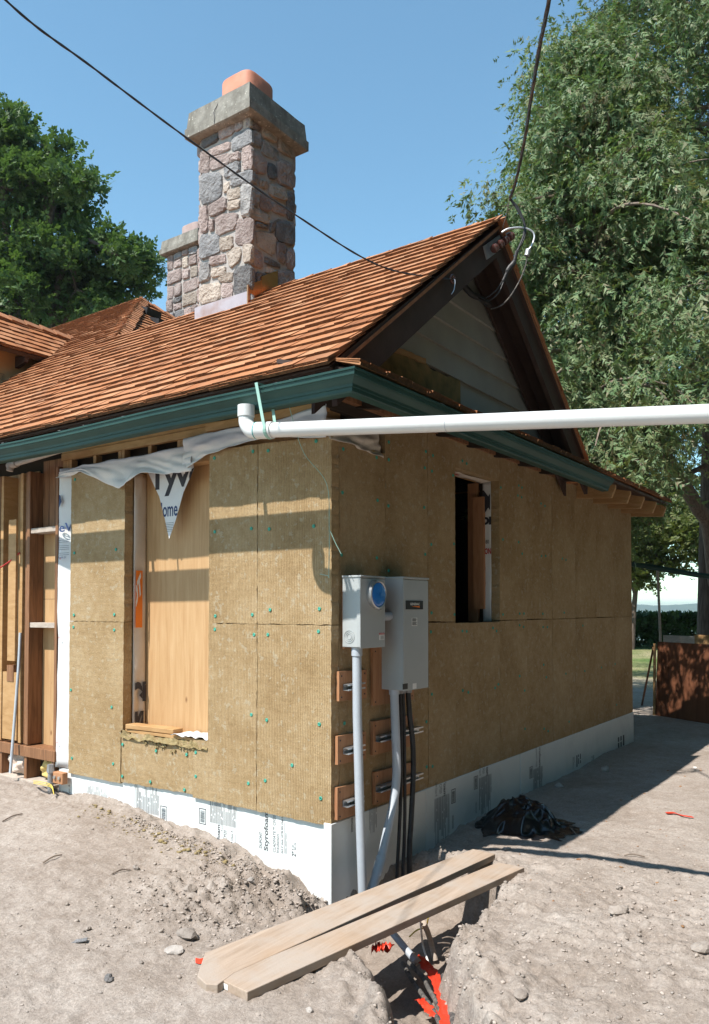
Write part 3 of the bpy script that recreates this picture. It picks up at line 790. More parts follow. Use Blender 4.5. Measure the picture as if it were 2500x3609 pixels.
# ---- gutter: one profile swept along the two eaves with a mitre at the corner
GZT = 2.896
prof = [(-.004, .012), (0, 0), (0, -.112), (.012, -.122), (.070, -.122), (.076, -.114), (.077, -.092), (.084, -.090), (.086, -.074), (.094, -.062), (.106, -.052), (.112, -.044), (.116, -.036), (.124, -.034), (.126, -.008), (.133, -.006), (.134, .006), (.126, .010), (.118, .004), (.116, -.008), (.106, -.028), (.096, -.046), (.078, -.062), (.066, -.084), (.064, -.104), (.014, -.108), (.010, -.1), (.010, 0.004)]
prof = [(o, d * .88) for o, d in prof]
def gpt(o, dz, run, s):
    if run == 'l': return (-.422 - o, s, GZT + dz)
    return (s, -.437 - o, GZT + dz)
stations = []
for s in [11.5] + list(np.linspace(7, .5, 14)): stations.append([gpt(o, d + .006 * math.sin(s * 2.1), 'l', s) for o, d in prof])
stations.append([(-.422 - o, -.437 - o, GZT + d) for o, d in prof])
for s in np.linspace(.4, 3.78, 8): stations.append([gpt(o, d, 'r', s) for o, d in prof])
gutter = MB().loft(stations).build('gutter', 'gutter_green', house, smooth='gut')
# hangers bridging the gap between gutter and roof edge
for y in [-.02, .62, 1.30, 2.0, 2.72, 3.4, 4.1, 4.8, 5.6, 6.4]:
    hg = MB().beam((-.545, y, GZT + .012), (-.30, y, GZT + .075), .030, .003); hg.build('hanger', 'dull_galv', gutter)
for y in [-.13, 1.72]:
    MB().beam((-.545, y, GZT + .012), (-.30, y, GZT + .075), .014, .003).build('hanger', 'dull_galv', gutter)
for x in [.4, 1.2, 2.0, 2.9]:
    MB().beam((x, -.56, GZT + .012), (x, -.33, GZT + .06), .03, .003).build('hanger', 'dull_galv', gutter)
# copper drip edge
MB().prism([(EX + .012, 2.984), (EX + .012, 2.996), (EX + .2, 3.14), (EX + .2, 3.135), (EX + .03, 2.995), (EX + .018, 2.984)], lambda u, v: (u, -.29, v), lambda u, v: (u, 11.5, v)).build('drip_edge', 'brown_paint', roof)

# ---- walls: core, left opening, window
core = MB()
core.box(.080, .20, .08, 1.04, .2, 2.93); core.box(.080, .20, 1.985, 2.815, .2, 2.80)
core.box(.080, .20, 1.04, 1.985, .2, .72); core.box(.085, .20, 1.04, 1.985, 2.70, 2.80)
wall_l = core.build('front_wall', 'ply', house)
MB().box(.205, .225, .95, 2.1, .55, 2.80).build('plywood_infill', 'ply', house)
core = MB(); WX0, WX1, WZ0, WZ1 = 1.60, 2.405, 1.537, 2.755
core.box(.2, WX0 - .03, .080, .20, .2, 3.0); core.box(WX1 + .03, 6.31, .080, .20, .2, 3.0)
core.box(WX0 - .03, WX1 + .03, .080, .20, .2, WZ0 - .02); core.box(WX0 - .03, WX1 + .03, .080, .20, WZ1 + .02, 3.0)
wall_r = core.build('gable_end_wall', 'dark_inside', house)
# closed, dark interior
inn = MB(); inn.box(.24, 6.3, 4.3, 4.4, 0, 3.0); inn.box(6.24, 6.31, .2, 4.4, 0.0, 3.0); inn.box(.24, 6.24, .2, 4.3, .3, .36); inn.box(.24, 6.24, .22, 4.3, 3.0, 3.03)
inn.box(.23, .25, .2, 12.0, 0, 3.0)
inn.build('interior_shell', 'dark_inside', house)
# rear body of the main house under the hip roof
MB().box(.5, 7.2, 4.6, 12.2, 0, 3.05).build('rear_wall', 'siding', house)

# ---- insulation boards
def wool_board(poly, side, parent, seed, edges=None, d0=0.0, d1=.078):
    m0, m1 = ((lambda u, v: (d0, u, v)), (lambda u, v: (d1, u, v))) if side == 'l' else ((lambda u, v: (u, d0, v)), (lambda u, v: (u, d1, v)))
    return MB().prism(ragged(poly, .028, .0028, seed, edges), m0, m1).build('insulation_board', 'wool_l' if side == 'l' else 'wool_r', parent)
BZ = .334; MZ = 1.549; TZ = 2.735
LB = []
LB.append((wool_board([(0, BZ - .005), (.606, BZ - .002), (.606, MZ - .002), (.0, MZ - .002)], 'l', house, 1), 0, .606, BZ, MZ))
LB.append((wool_board([(0, MZ + .002), (.606, MZ + .002), (.606, TZ), (.0, TZ - .02)], 'l', house, 2, d0=.001), 0, .606, MZ, TZ))
LB.append((wool_board([(.61, BZ + .002), (1.205, BZ + .004), (1.205, .735), (1.057, .745), (1.057, MZ - .001), (.61, MZ - .001)], 'l', house, 3, d0=-.001), .61, 1.205, BZ, MZ))
LB.append((wool_board([(.61, MZ + .003), (1.057, MZ + .003), (1.057, TZ + .01), (.61, TZ)], 'l', house, 4), .61, 1.057, MZ, TZ))
LB.append((wool_board([(1.209, BZ + .022), (1.985, BZ + .012), (1.985, .715), (1.209, .70)], 'l', house, 5, edges=[.004, .003, .014, .003], d0=.004), 1.209, 1.985, BZ, .72))
LB.append((wool_board([(1.99, BZ), (2.638, BZ), (2.64, MZ - .002), (1.966, MZ - .002), (1.968, .74), (1.99, .73)], 'l', house, 6), 1.96, 2.64, BZ, MZ))
LB.append((wool_board([(1.966, MZ + .002), (2.64, MZ + .002), (2.639, 2.745), (1.966, 2.735)], 'l', house, 7, d0=.002), 1.96, 2.64, MZ, 2.75))
RB = []
cols_r = [.082, .605, 1.178, WX0, 2.405, 2.99, 3.62, 4.27, 4.95, 5.62, 6.312]
for i in range(len(cols_r) - 1):
    a, b = cols_r[i] + .002, cols_r[i + 1] - .002
    off_ = [0, .0015, -.001, .001, 0, .002, 0, -.001, .001, 0][i]
    if i == 3:
        rows_ = [(BZ, WZ0), (WZ1, 2.965)]
    else:
        rows_ = [(BZ, 1.547), (1.547, 2.70 if i == 0 else 2.965)]
    for j, (z0, z1) in enumerate(rows_):
        RB.append((wool_board([(a, z0 + .002 + .004 * (i % 3)), (b, z0 + .002), (b, z1 - .002), (a, z1 - .002)], 'r', house, 20 + i * 2 + j, d0=off_), a, b, z0, z1))
# torn fibres along the sill of the opening
P = []
for u in np.linspace(1.06, 1.975, 60):
    row = []
    for s in np.linspace(0, 1, 10):
        xx = -.014 + .09 * s; zz = .712 + .014 * s - .03 * max(0, .25 - s) * 4
        n_ = float(fbm(u * 22, s * 4, 1.0, 3)); m_ = float(vnoise(u * 9, 2.0, 0))
        row.append((xx - .014 * n_ * (s < .5) - .008 * max(0, m_), u, zz + .018 * n_ + .012 * m_))
    P.append(row)
MB().grid(P).build('torn_wool_edge', 'wool_edge', LB[4][0], recalc=False)
for k in range(46):
    u = rng.uniform(1.15, 1.8); zz = .69 - abs(rng.gauss(0, .022)); r_ = rng.uniform(.006, .016)
    MB().obox((-.004, u, zz), (1, 0, 0), (0, .8, .6), (0, -.6, .8), r_ * .9, r_ * 1.8, r_ * 1.1, r_ * .3).build('wool_tuft', 'wool_edge', LB[4][0])

# ---- green plastic fasteners, placed where the photograph shows them
fm = MB()
ring = lambda r_, d_, n=10: [(d_, r_ * math.cos(2 * math.pi * k / n), r_ * math.sin(2 * math.pi * k / n)) for k in range(n)]
fm.loft([ring(.0122, .002), ring(.0122, -.001), ring(.009, -.0035), ring(.006, -.002), ring(.004, -.0015)])
fast_src = fm.build('fastener', 'fast_green', None); me_l = fast_src.data
me_r = me_l.copy(); me_r.transform(Matrix.Rotation(math.radians(90), 4, 'Z'))
bpy.data.objects.remove(fast_src)
def crop(x0, y0, s, pts): return [(x0 + a / s, y0 + b / s) for a, b in pts]
FL = crop(800, 1250, 1.7733, [(163, 605), (258, 600), (558, 540), (153, 1087), (265, 1090), (543, 1072)]) + crop(1050, 1950, 2.0945, [(160, 410), (153, 577), (160, 1262), (170, 1810)]) + \
     crop(0, 1500, 1.8776, [(497, 357), (773, 322), (493, 843), (768, 820), (490, 1253), (757, 1250), (487, 1333), (757, 1352), (1420, 215), (1422, 703), (1426, 1260), (1423, 1348)]) + \
     crop(0, 2400, 1.33, [(333, 42), (524, 123), (338, 362), (531, 388), (574, 297), (565, 445), (705, 473), (732, 328), (875, 345), (918, 335), (918, 447), (865, 510), (1179, 158), (1251, 183), (1497, 203), (1370, 395), (1244, 467), (1165, 480), (1504, 550)]) + \
     crop(0, 0, .6384, [(568, 1383), (608, 1372), (572, 1428), (603, 1428)])
FR = crop(800, 1250, 1.7733, [(728, 590), (936, 642), (1012, 546), (1012, 656), (1244, 605), (1288, 630), (1237, 707), (1282, 728), (723, 862), (942, 910), (1010, 945), (1234, 955), (1278, 1186), (1240, 1248), (710, 1250), (938, 1270), (1012, 1350)]) + \
     crop(1050, 1950, 2.0945, [(345, 1255), (988, 440), (983, 580), (955, 870), (990, 1040), (950, 1243), (952, 1577), (995, 1573)]) + \
     crop(1500, 1400, 1.596, [(208, 358), (232, 373), (33, 1213), (30, 1320), (208, 1315), (232, 1317), (380, 1298), (400, 1315), (424, 508), (436, 800), (525, 497), (543, 508), (520, 553), (541, 563), (524, 815), (544, 880), (653, 893), (676, 893), (436, 1222), (530, 1217), (554, 1217), (530, 1282), (552, 1292), (662, 1293), (686, 1293), (665, 1505), (680, 1575), (530, 1568), (410, 1615), (392, 1635), (558, 1650), (210, 1650), (241, 1660), (560, 1865), (668, 1865), (690, 1878), (770, 908), (790, 915), (660, 1218), (780, 1212), (885, 1285), (990, 1520), (790, 1555), (650, 598), (672, 612), (896, 1540), (1070, 1500), (1075, 1730), (808, 1825), (155, 440), (160, 825), (165, 1222)])
for side, pts, BL, me_ in (('l', FL, LB, me_l), ('r', FR, RB, me_r)):
    ax = 0 if side == 'l' else 1
    for px, py_ in pts:
        p = W(px, py_, ax, -.002); u, z_ = p[1 - ax], p[2]
        for (bo, a, b, c, d) in BL:
            if a - .01 <= u <= b + .01 and c - .01 <= z_ <= d + .01:
                o = bpy.data.objects.new('fastener', me_); col.objects.link(o)
                u = min(max(u, a + .02), b - .02)
                o.location = (-.003, u, z_) if side == 'l' else (u, -.003, z_); o.parent = bo; break

# ---- foundation foam boards with their print
FD = .022
foam_l = []
for a, b in ((.075, 1.845), (1.85, 2.80)):
    foam_l.append(MB().box(FD, FD + .05, a if a > .1 else .052, b, -.7, .36 if b < 2 else .352, .004).build('foam_board', 'foam', house))
foam_r = []
for i, (a, b) in enumerate(((-.008, 1.125), (1.129, 2.80), (2.812, 3.93), (3.934, 6.318))):
    foam_r.append(MB().box(a, b, FD - .03, FD + .03, -.7, .345, .004).build('foam_board', 'foam', house))
MB().box(2.801, 2.811, -.003, .04, -.5, .34).build('blue_joint', 'foam_blue', foam_r[1])
MB().box(.030, .05, .046, .051, -.6, .335).build('blue_joint', 'foam_blue', foam_l[0])
MB().box(1.1255, 1.1285, -.004, .04, -.5, .34).build('blue_joint', 'foam_blue', foam_r[0])
def zc(x, y): return (200 + x / 1.52, 2650 + y / 1.52)
FX = FD - .0012
def rect_l(x0, x1, y0, y1, mat, par, name='printed_lettering'):
    a, b, c, d = [W(*zc(*q), 0, FX) for q in ((x0, y1), (x1, y1), (x1, y0), (x0, y0))]
    y_hi, y_lo = (a[1] + d[1]) / 2, (b[1] + c[1]) / 2; z_lo, z_hi = (a[2] + b[2]) / 2, (c[2] + d[2]) / 2
    return y_lo, y_hi, z_lo, z_hi
def text_box(body, box, side, mat, par, bold=0.0, nar=None, clip=None):
    """turned lettering filling a box (a0,a1 across, z0,z1 along)"""
    a0, a1, z0, z1 = box; vs, fs = glyphs(body, 1.0, bold)
    us = [v[0] for v in vs]; ws = [v[1] for v in vs]; u0, u1, w0, w1 = min(us), max(us), min(ws), max(ws)
    if side == 'l': fn = lambda u, v: (FX, a0 + (v - w0) / (w1 - w0) * (a1 - a0), z0 + (u - u0) / (u1 - u0) * (z1 - z0))
    else: fn = lambda u, v: (a0 + (v - w0) / (w1 - w0) * (a1 - a0), RFX, z1 - (u - u0) / (u1 - u0) * (z1 - z0))
    return place_print('printed_lettering', vs, fs, fn, mat, par, clip)
RFX = FD - .03 - .0012
def stripes(box, side, n, along, mat, par, seed, duty=.5, clip=None, name='printed_block'):
    a0, a1, z0, z1 = box; r = random.Random(seed); vs = []; fs = []
    for k in range(n):
        if along == 'z':            # lines running vertically
            p0 = a0 + (a1 - a0) * k / n; p1 = p0 + (a1 - a0) / n * duty * r.uniform(.6, 1.2)
            q0, q1 = z0 + (z1 - z0) * (0 if side == 'l' else r.choice((0, 0, .15, .3, .5))), z1 - (z1 - z0) * (r.choice((0, 0, .1, .25, .4)) if side == 'l' else 0)
            bits = [(q0, q1)]
            if r.random() < .5: m_ = r.uniform(.3, .7) * (q1 - q0) + q0; bits = [(q0, m_ - .006), (m_ + .006, q1)]
            for s0, s1 in bits: b = len(vs); vs += [(p0, s0), (p1, s0), (p1, s1), (p0, s1)]; fs.append((b, b + 1, b + 2, b + 3))
        else:
            s0 = z0 + (z1 - z0) * k / n; s1 = s0 + (z1 - z0) / n * r.uniform(.25, .8); b = len(vs)
            vs += [(a0, s0), (a1, s0), (a1, s1), (a0, s1)]; fs.append((b, b + 1, b + 2, b + 3))
    fn = (lambda u, v: (FX, u, v)) if side == 'l' else (lambda u, v: (u, RFX, v))
    return place_print(name, vs, fs, fn, mat, par, clip)
def barcode(box, side, par, seed):
    a0, a1, z0, z1 = box; w = (a1 - a0); t_ = w * .12
    fn = (lambda u, v: (FX, u, v)) if side == 'l' else (lambda u, v: (u, RFX, v)); vs = []; fs = []
    for (p, q, r_, s_) in ((a0, a0 + t_ * .6, z0, z1), (a1 - t_ * .6, a1, z0, z1), (a0, a1, z0, z0 + t_ * .6), (a0, a1, z1 - t_ * .6, z1)):
        b = len(vs); vs += [(p, r_), (q, r_), (q, s_), (p, s_)]; fs.append((b, b + 1, b + 2, b + 3))
    place_print('barcode_frame', vs, fs, fn, 'ink', par)
    stripes((a0 + w * .2, a1 - w * .2, z0 + (z1 - z0) * .12, z1 - (z1 - z0) * .12), side, 18, 'a', 'ink_grey', par, seed, name='barcode')
f0, f1 = foam_l
B = lambda *a: rect_l(*a, None, None)
text_box('Styrofoam', B(1110, 1140, 318, 530), 'l', 'ink_grey', f0, .022)
text_box('DUPONT', B(1086, 1100, 428, 515), 'l', 'ink_grey', f0, .01)
text_box('CLADMATE\u2122 CM20', B(1159, 1173, 340, 537), 'l', 'ink_grey', f0)
text_box('Insulation', B(1178, 1190, 440, 540), 'l', 'ink_grey', f0)
text_box('ALS 4" thick. ASTM E84 Class A', B(1203, 1212, 345, 545), 'l', 'ink_grey', f0, .008)
stripes(B(1218, 1234, 360, 545), 'l', 3, 'z', 'ink_grey', f0, 3, .3)
text_box('2"', B(1260, 1282, 535, 560), 'l', 'ink_grey', f0, .02); text_box('R 10', B(1262, 1270, 500, 525), 'l', 'ink_grey', f0, .02); text_box('RSI 1.76', B(1274, 1281, 488, 525), 'l', 'ink_grey', f0, .02)
text_box('Styrofoam', B(858, 880, 390, 560), 'l', 'ink_grey', f0, .022)
text_box('Brand', B(882, 888, 392, 425), 'l', 'ink_grey', f0)
text_box('CLADMATE\u2122 CM20', B(893, 910, 420, 600), 'l', 'ink_grey', f0)
text_box('ASTM E84 Class A', B(934, 943, 420, 560), 'l', 'ink_grey', f0, .008)
stripes(B(950, 960, 430, 560), 'l', 2, 'z', 'ink_grey', f0, 5, .3)
stripes(B(820, 962, 268, 392), 'l', 24, 'z', 'ink_grey', f0, 7, .42)
barcode(B(763, 800, 303, 387), 'l', f0, 8); barcode(B(556, 591, 290, 370), 'l', f0, 9)
stripes(B(425, 546, 185, 328), 'l', 22, 'z', 'ink_grey', f0, 10, .42)
text_box('Styrofoam', B(458, 478, 322, 480), 'l', 'ink_grey', f0, .022)
stripes(B(158, 268, 185, 262), 'l', 18, 'z', 'ink_grey', f1, 12, .3); text_box('Class A', B(62, 72, 175, 240), 'l', 'ink_grey', f1)
def rc(x, y): return (1150 + x / 1.451, 2450 + y / 1.451)
def Rb(x0, x1, y0, y1):
    a, b, c, d = [W(*rc(*q), 1, RFX) for q in ((x0, y1), (x1, y1), (x1, y0), (x0, y0))]
    return (a[0] + d[0]) / 2, (b[0] + c[0]) / 2, (a[2] + b[2]) / 2, (c[2] + d[2]) / 2
topclip = [((0, 0, .342), (0, 0, -1))]
g0, g1, g2, g3 = foam_r
for par, dx, dy in ((g1, 0, 0), (g1, 0, 0)):
    pass
text_box('Styrofoam', Rb(596, 614, 360, 516), 'r', 'ink_grey', g1, .022, clip=topclip); text_box('CM20', Rb(580, 592, 455, 502), 'r', 'ink_grey', g1); text_box('E84 Class A', Rb(559, 568, 448, 518), 'r', 'ink_grey', g1)
stripes(Rb(555, 632, 516, 756), 'r', 16, 'z', 'ink_grey', g1, 21, .45); barcode(Rb(640, 662, 480, 552), 'r', g1, 22); text_box('00293620008', Rb(644, 652, 615, 682), 'r', 'ink_grey', g1)
text_box('Styrofoam', Rb(814, 832, 300, 412), 'r', 'ink_grey', g1, .022, clip=topclip); text_box('CM20', Rb(800, 810, 365, 400), 'r', 'ink_grey', g1); text_box('E84 Class A', Rb(784, 792, 360, 412), 'r', 'ink_grey', g1)
stripes(Rb(784, 847, 412, 602), 'r', 14, 'z', 'ink_grey', g1, 23, .45); barcode(Rb(756, 776, 414, 480), 'r', g1, 24); text_box('00293620', Rb(764, 770, 548, 604), 'r', 'ink_grey', g1)
text_box('Styrofoam', Rb(1084, 1099, 232, 366), 'r', 'ink_grey', g2, .022, clip=topclip); text_box('CLADMATE\u2122 CM20', Rb(1072, 1080, 262, 366), 'r', 'ink_grey', g2); stripes(Rb(1060, 1110, 370, 496), 'r', 12, 'z', 'ink_grey', g2, 25, .45); barcode(Rb(1040, 1056, 366, 424), 'r', g2, 26)
text_box('00293620008', Rb(128, 137, 628, 700), 'r', 'ink_grey', g0); stripes(Rb(222, 262, 575, 702), 'r', 7, 'z', 'ink_grey', g0, 27, .3)
for bx in ((1262, 1272, 315, 375), (1280, 1308, 302, 372), (1358, 1372, 308, 350), (1492, 1530, 208, 262)): stripes(Rb(*bx), 'r', 3, 'z', 'ink_grey', g3, int(bx[0]), .5)

# ---- house wrap
def sheet(name, pts_fn, nu, nv, mat, parent, th=.002):
    P = np.array([[pts_fn(u, v) for v in np.linspace(0, 1, nv)] for u in np.linspace(0, 1, nu)])
    m = MB().grid(P); o = m.build(name, mat, parent, smooth='all', recalc=False)
    md = o.modifiers.new('thickness', 'SOLIDIFY'); md.thickness = th
    return o
def wrp(u, v, a, b): return a + (b - a) * v
# strip between the insulation and the open framing
strip = sheet('house_wrap', lambda u, v: (.006 + .05 * u + .006 * float(vnoise(v * 9, 1)), 2.812 + .010 * float(vnoise(v * 14, 5)) - u * .19, .36 + v * 2.44), 8, 40, 'wrap', house)
SFX = -.008
def ltxt(body, y_left, y_right, z0, z1, mat, bold=.0, par=strip, X=SFX, clip=None):
    vs, fs = glyphs(body, 1.0, bold); us = [v[0] for v in vs]; ws = [v[1] for v in vs]; u0, u1, w0, w1 = min(us), max(us), min(ws), max(ws)
    return place_print('printed_lettering', vs, fs, lambda u, v: (X, y_left - (u - u0) / (u1 - u0) * (y_left - y_right), z0 + (v - w0) / (w1 - w0) * (z1 - z0)), mat, par, clip)
cl_strip = [((0, 2.79, 0), (0, -1, 0)), ((0, 2.63, 0), (0, 1, 0))]
p = W(195, 1887, 0, SFX); q = W(250, 1845, 0, SFX)
ltxt('eWrap', 2.786, 2.786 - .50, p[2], q[2] + .01, 'ink_blue', .02, clip=cl_strip)
p = W(197, 1965, 0, SFX)
ltxt('335  tyvek.ca/', p[1] + .02, p[1] - .14, p[2] - .018, p[2] + .012, 'ink_blue', clip=cl_strip)
for zz in (2.205, 2.19, 2.16, 2.145, 2.13, 2.10, 2.085):
    place_print('printed_line', [(2.785, zz), (2.645, zz), (2.645, zz + .003), (2.785, zz + .003)], [(0, 1, 2, 3)], lambda u, v: (SFX, u, v), 'ink_grey', strip)
p = W(200, 1770, 0, SFX)
place_print('printed_mark', [(2.79, p[2] - .05), (2.755, p[2]), (2.77, p[2] + .05), (2.79, p[2] + .06)], [(0, 1, 2, 3)], lambda u, v: (SFX, u, v), 'ink_blue', strip)
for px, py_ in ((212, 1972), (208, 2250), (201, 2620)):
    p = W(px, py_, 0, SFX); place_print('staple_cap', [(p[1], p[2]), (p[1] - .009, p[2]), (p[1] - .009, p[2] + .014), (p[1], p[2] + .014)], [(0, 1, 2, 3)], lambda u, v: (SFX - .001, u, v), 'ink_red', strip)
# wrap lining the left reveal of the opening
lin = sheet('house_wrap', lambda u, v: (.082 + u * .118, 1.962 - .018 * math.sin(u * 3.0) * (.5 + float(vnoise(v * 8, u * 2, 3))) - .004, .74 + v * 1.95), 9, 40, 'wrap_back', house)
LY = 1.9345
lin_f = lambda u, v: (u, LY, v)
p = W(470, 2010, 1, LY); q = W(470, 2212, 1, LY)
place_print('orange_panel', [(.086, q[2]), (.150, q[2]), (.150, p[2]), (.086, p[2])], [(0, 1, 2, 3)], lin_f, 'ink_orange', lin)
vs, fs = glyphs('DOT', .20, .012)
zc_ = (p[2] + q[2]) / 2
place_print('printed_lettering', vs, fs, lambda u, v: (.03 + u * .26 - v * .1, LY - .001, zc_ - .01 + v * .9 + u * .55 - .16), 'label_white', lin, [((.087, 0, 0), (1, 0, 0)), ((.149, 0, 0), (-1, 0, 0)), ((0, 0, q[2] + .03), (0, 0, 1)), ((0, 0, p[2]), (0, 0, -1))])
vs, fs = glyphs('er', .30, .016); zb_ = W(460, 2470, 1, LY)[2]
place_print('printed_lettering', vs, fs, lambda u, v: (.065 + u * .62, LY, zb_ + v * .9), 'ink', lin, [((.087, 0, 0), (1, 0, 0)), ((.19, 0, 0), (-1, 0, 0))])
vs, fs = glyphs('vr', .30, .016); zb_ = W(460, 2560, 1, LY)[2]
place_print('printed_lettering', vs, fs, lambda u, v: (.07 + u * .5 + v * .15, LY, zb_ + v * .7), 'ink', lin, [((.087, 0, 0), (1, 0, 0)), ((.17, 0, 0), (-1, 0, 0))])
# hanging torn triangle with the maker's lettering
zt = lambda x, y: (x / 1.8776, 1500 + y / 1.8776)
TX = .10
T1, T2, T3 = W(*zt(975, 300), 0, TX), W(*zt(1285, 285), 0, TX), W(*zt(1120, 750), 0, TX)
tri_u = [T1, W(*zt(1055, 470), 0, TX), W(*zt(1090, 610), 0, TX), T3, W(*zt(1165, 620), 0, TX), W(*zt(1215, 440), 0, TX), T2, W(*zt(1270, 190), 0, TX), W(*zt(980, 200), 0, TX)]
tri = MB().prism([(p[1], p[2]) for p in tri_u], lambda u, v: (TX, u, v), lambda u, v: (TX + .002, u, v)).build('house_wrap_flap', 'wrap', house)
def clip_line(pa, pb, inside):
    d = np.array(pb) - np.array(pa); n_ = np.array([0, -d[2], d[1]])
    if n_ @ (np.array(inside) - np.array(pa)) < 0: n_ = -n_
    return (tuple(pa), tuple(n_))
cen = (T1 + T2 + T3) / 3
clips = [clip_line(T1, T3, cen), clip_line(T2, T3, cen)]
a = W(*zt(1010, 470), 0, TX); b = W(*zt(1330, 235), 0, TX)
ltxt('Tyvek', a[1] + .035, a[1] - .70, a[2] - .01, a[2] + .23, 'ink', .03, tri, TX - .0015, clips)
a = W(*zt(1085, 606), 0, TX); b = W(*zt(1085, 535), 0, TX)
ltxt('Home', a[1] + .074, a[1] - .15, a[2], b[2] + .03, 'ink_blue', .015, tri, TX - .0015, [clip_line(W(*zt(1055, 470), 0, TX), W(*zt(1120, 750), 0, TX), cen - (0, .02, .06)), clips[1]])
for k in range(6):
    zz = W(*zt(1120, 645 + k * 11), 0, TX)[2]
    place_print('printed_line', [(T3[1] + .05, zz), (T3[1] - .05, zz), (T3[1] - .05, zz + .003), (T3[1] + .05, zz + .003)], [(0, 1, 2, 3)], lambda u, v: (TX - .0015, u, v), 'ink_grey', tri, clips)
# draped upper edge of the wrap
def drape(name, ys, ztop, zbot, X, amp, seed, nu=46, nv=16, mat='wrap'):
    ys = np.array(ys)
    def fn(u, v):
        y = np.interp(u, np.linspace(0, 1, len(ys)), ys); a_ = np.interp(u, np.linspace(0, 1, len(ztop)), ztop); b_ = np.interp(u, np.linspace(0, 1, len(zbot)), zbot)
        n_ = float(fbm(y * 6, v * 2.2, seed, 3)); rg = abs(float(vnoise(y * 5 + v * 3, v * 2, seed + 3)))
        return (X - amp * (n_ * .5 + rg) * (.25 + v) - .01 * v, y, a_ + (b_ - a_) * v + .006 * n_)
    return sheet(name, fn, nu, nv, mat, house)
Y_ = lambda px, py_: W(px, py_, 0, .02)
q1 = [Y_(*zt(410, 330)), Y_(*zt(560, 295)), Y_(*zt(830, 235)), Y_(*zt(980, 205)), Y_(*zt(1230, 140)), Y_(*zt(1300, 120))]
q2 = [Y_(*zt(410, 345)), Y_(*zt(560, 308)), Y_(*zt(840, 430)), Y_(*zt(975, 320)), Y_(*zt(1180, 330)), Y_(*zt(1280, 310))]
drape('house_wrap_drape', [p[1] for p in q1], [p[2] + d_ for p, d_ in zip(q1, (.02, .035, .025, .01, 0, 0))], [p[2] - d_ for p, d_ in zip(q2, (.01, 0, 0, 0, 0, 0))], .0, .028, 2.0, nu=70)
q1 = [Y_(660, 1552), Y_(730, 1530), Y_(900, 1500), Y_(1000, 1478), Y_(1165, 1430)]
q2 = [Y_(664, 1665), Y_(735, 1605), Y_(880, 1560), Y_(1000, 1545), Y_(1165, 1540)]
drape('house_wrap_drape', [p[1] for p in q1], [p[2] for p in q1], [p[2] - .01 for p in q2], -.01, .035, 5.0, nu=60)
def drape_r(u, v):
    x = -.02 + u * .58; n_ = float(fbm(x * 7, v * 3, 8., 3)); rg = abs(float(vnoise(x * 6 + v * 3, v * 2, 11.)))
    a_ = np.interp(u, [0, .4, .8, 1], [2.83, 2.855, 2.86, 2.84]); b_ = np.interp(u, [0, 1], [2.69, 2.66])
    return (x, .03 - .03 * (n_ * .5 + rg) * (.3 + v) - .03 * v, a_ + (b_ - a_) * v)
sheet('house_wrap_drape', drape_r, 30, 16, 'wrap_back', house)
# sill pieces in the opening
MB().box(.02, .20, 1.05, 1.98, .722, .742).build('opening_sill', 'lumber', house)
MB().box(.085, .2, 1.04, 1.085, .744, 2.70).build('jack_stud', 'lumber', house)
sheet('sill_wrap', lambda u, v: (-.005 + v * .19, 1.07 + u * .36, .747 + .018 * abs(float(vnoise(u * 5, v * 3, 2))) + .012 * (1 - v) * float(vnoise(u * 9, 2, 1))), 22, 8, 'wrap', house)

# ---- light lumber header and blocks under the eave
hd = MB(); hd.box(.03, .07, 1.05, 2.82, 2.872, 2.925); hdr = hd.build('header_plate', 'lumber', house)
MB().box(.035, .08, 1.0, 2.82, 2.93, 2.975).build('header_plate', 'lumber', house)
MB().box(.04, .085, 1.3, 2.82, 2.745, 2.79).build('header_plate', 'lumber', house)
for y in (1.36, 1.40, 1.72, 2.03, 2.07, 2.38, 2.70, 2.74, 2.78):
    MB().box(.045, .10, y, y + .035, 2.792, 2.870).build('cripple_block', 'lumber', hdr)
MB().box(.14, .16, 1.0, 2.8, 2.78, 2.90).build('shadow_gap_board', 'dark_inside', house)  # near-black sheet put behind the blocks as the gap's shade
MB().box(.0, .05, .05, 1.1, 2.88, 2.935).build('header_plate', 'lumber', house)
for y in np.arange(.2, 10.8, .6):
    a, b = deck(-.33, y, -.075), deck(.3, y, -.075)
    MB().beam(a - NN * .03, b - NN * .03, .04, .06, up=NN).build('rafter_tail', 'brown_paint', house)

# ---- opened framing beyond the wrap
def stud(y0, y1, z0=.50, z1=2.82, x0=.0, x1=.135, mat='old_wood', nm='stud'): return MB().box(x0, x1, y0, y1, z0, z1, .002).build(nm, mat, house)
stud(2.815, 2.85, mat='old_wood'); stud(3.215, 3.255); stud(3.262, 3.30, x0=.015); stud(3.335, 3.375, mat='lumber', x0=.01); stud(3.62, 3.66, mat='lumber'); stud(3.67, 3.705); stud(4.03, 4.07); stud(4.43, 4.47); stud(4.83, 4.87)
MB().box(-.022, -.004, 3.385, 3.50, 1.20, 2.42, .001).build('loose_board', 'lumber', house)
MB().box(.0, .02, 3.38, 3.60, .52, 1.10).build('loose_board', 'lumber', house); MB().box(-.005, .06, 3.43, 3.53, 1.02, 1.16).build('nailing_block', 'old_wood', house)
MB().box(.136, .150, 2.85, 3.215, .45, 1.73).build('ply_panel', 'ply', house); MB().box(.136, .150, 2.85, 3.215, 1.733, 2.30).build('ply_panel', 'ply', house)
MB().box(.136, .150, 3.30, 6.0, .45, 2.85).build('ply_panel', 'ply', house)
for k in range(4): MB().box(.118, .134, 2.853 + k * .09, 2.938 + k * .09, 2.30, 2.92).build('old_board', 'old_wood', house)
for zz in (2.29, 1.49): MB().box(.01, .12, 2.85, 3.215, zz, zz + .042, .002).build('nogging', 'weathered', house)
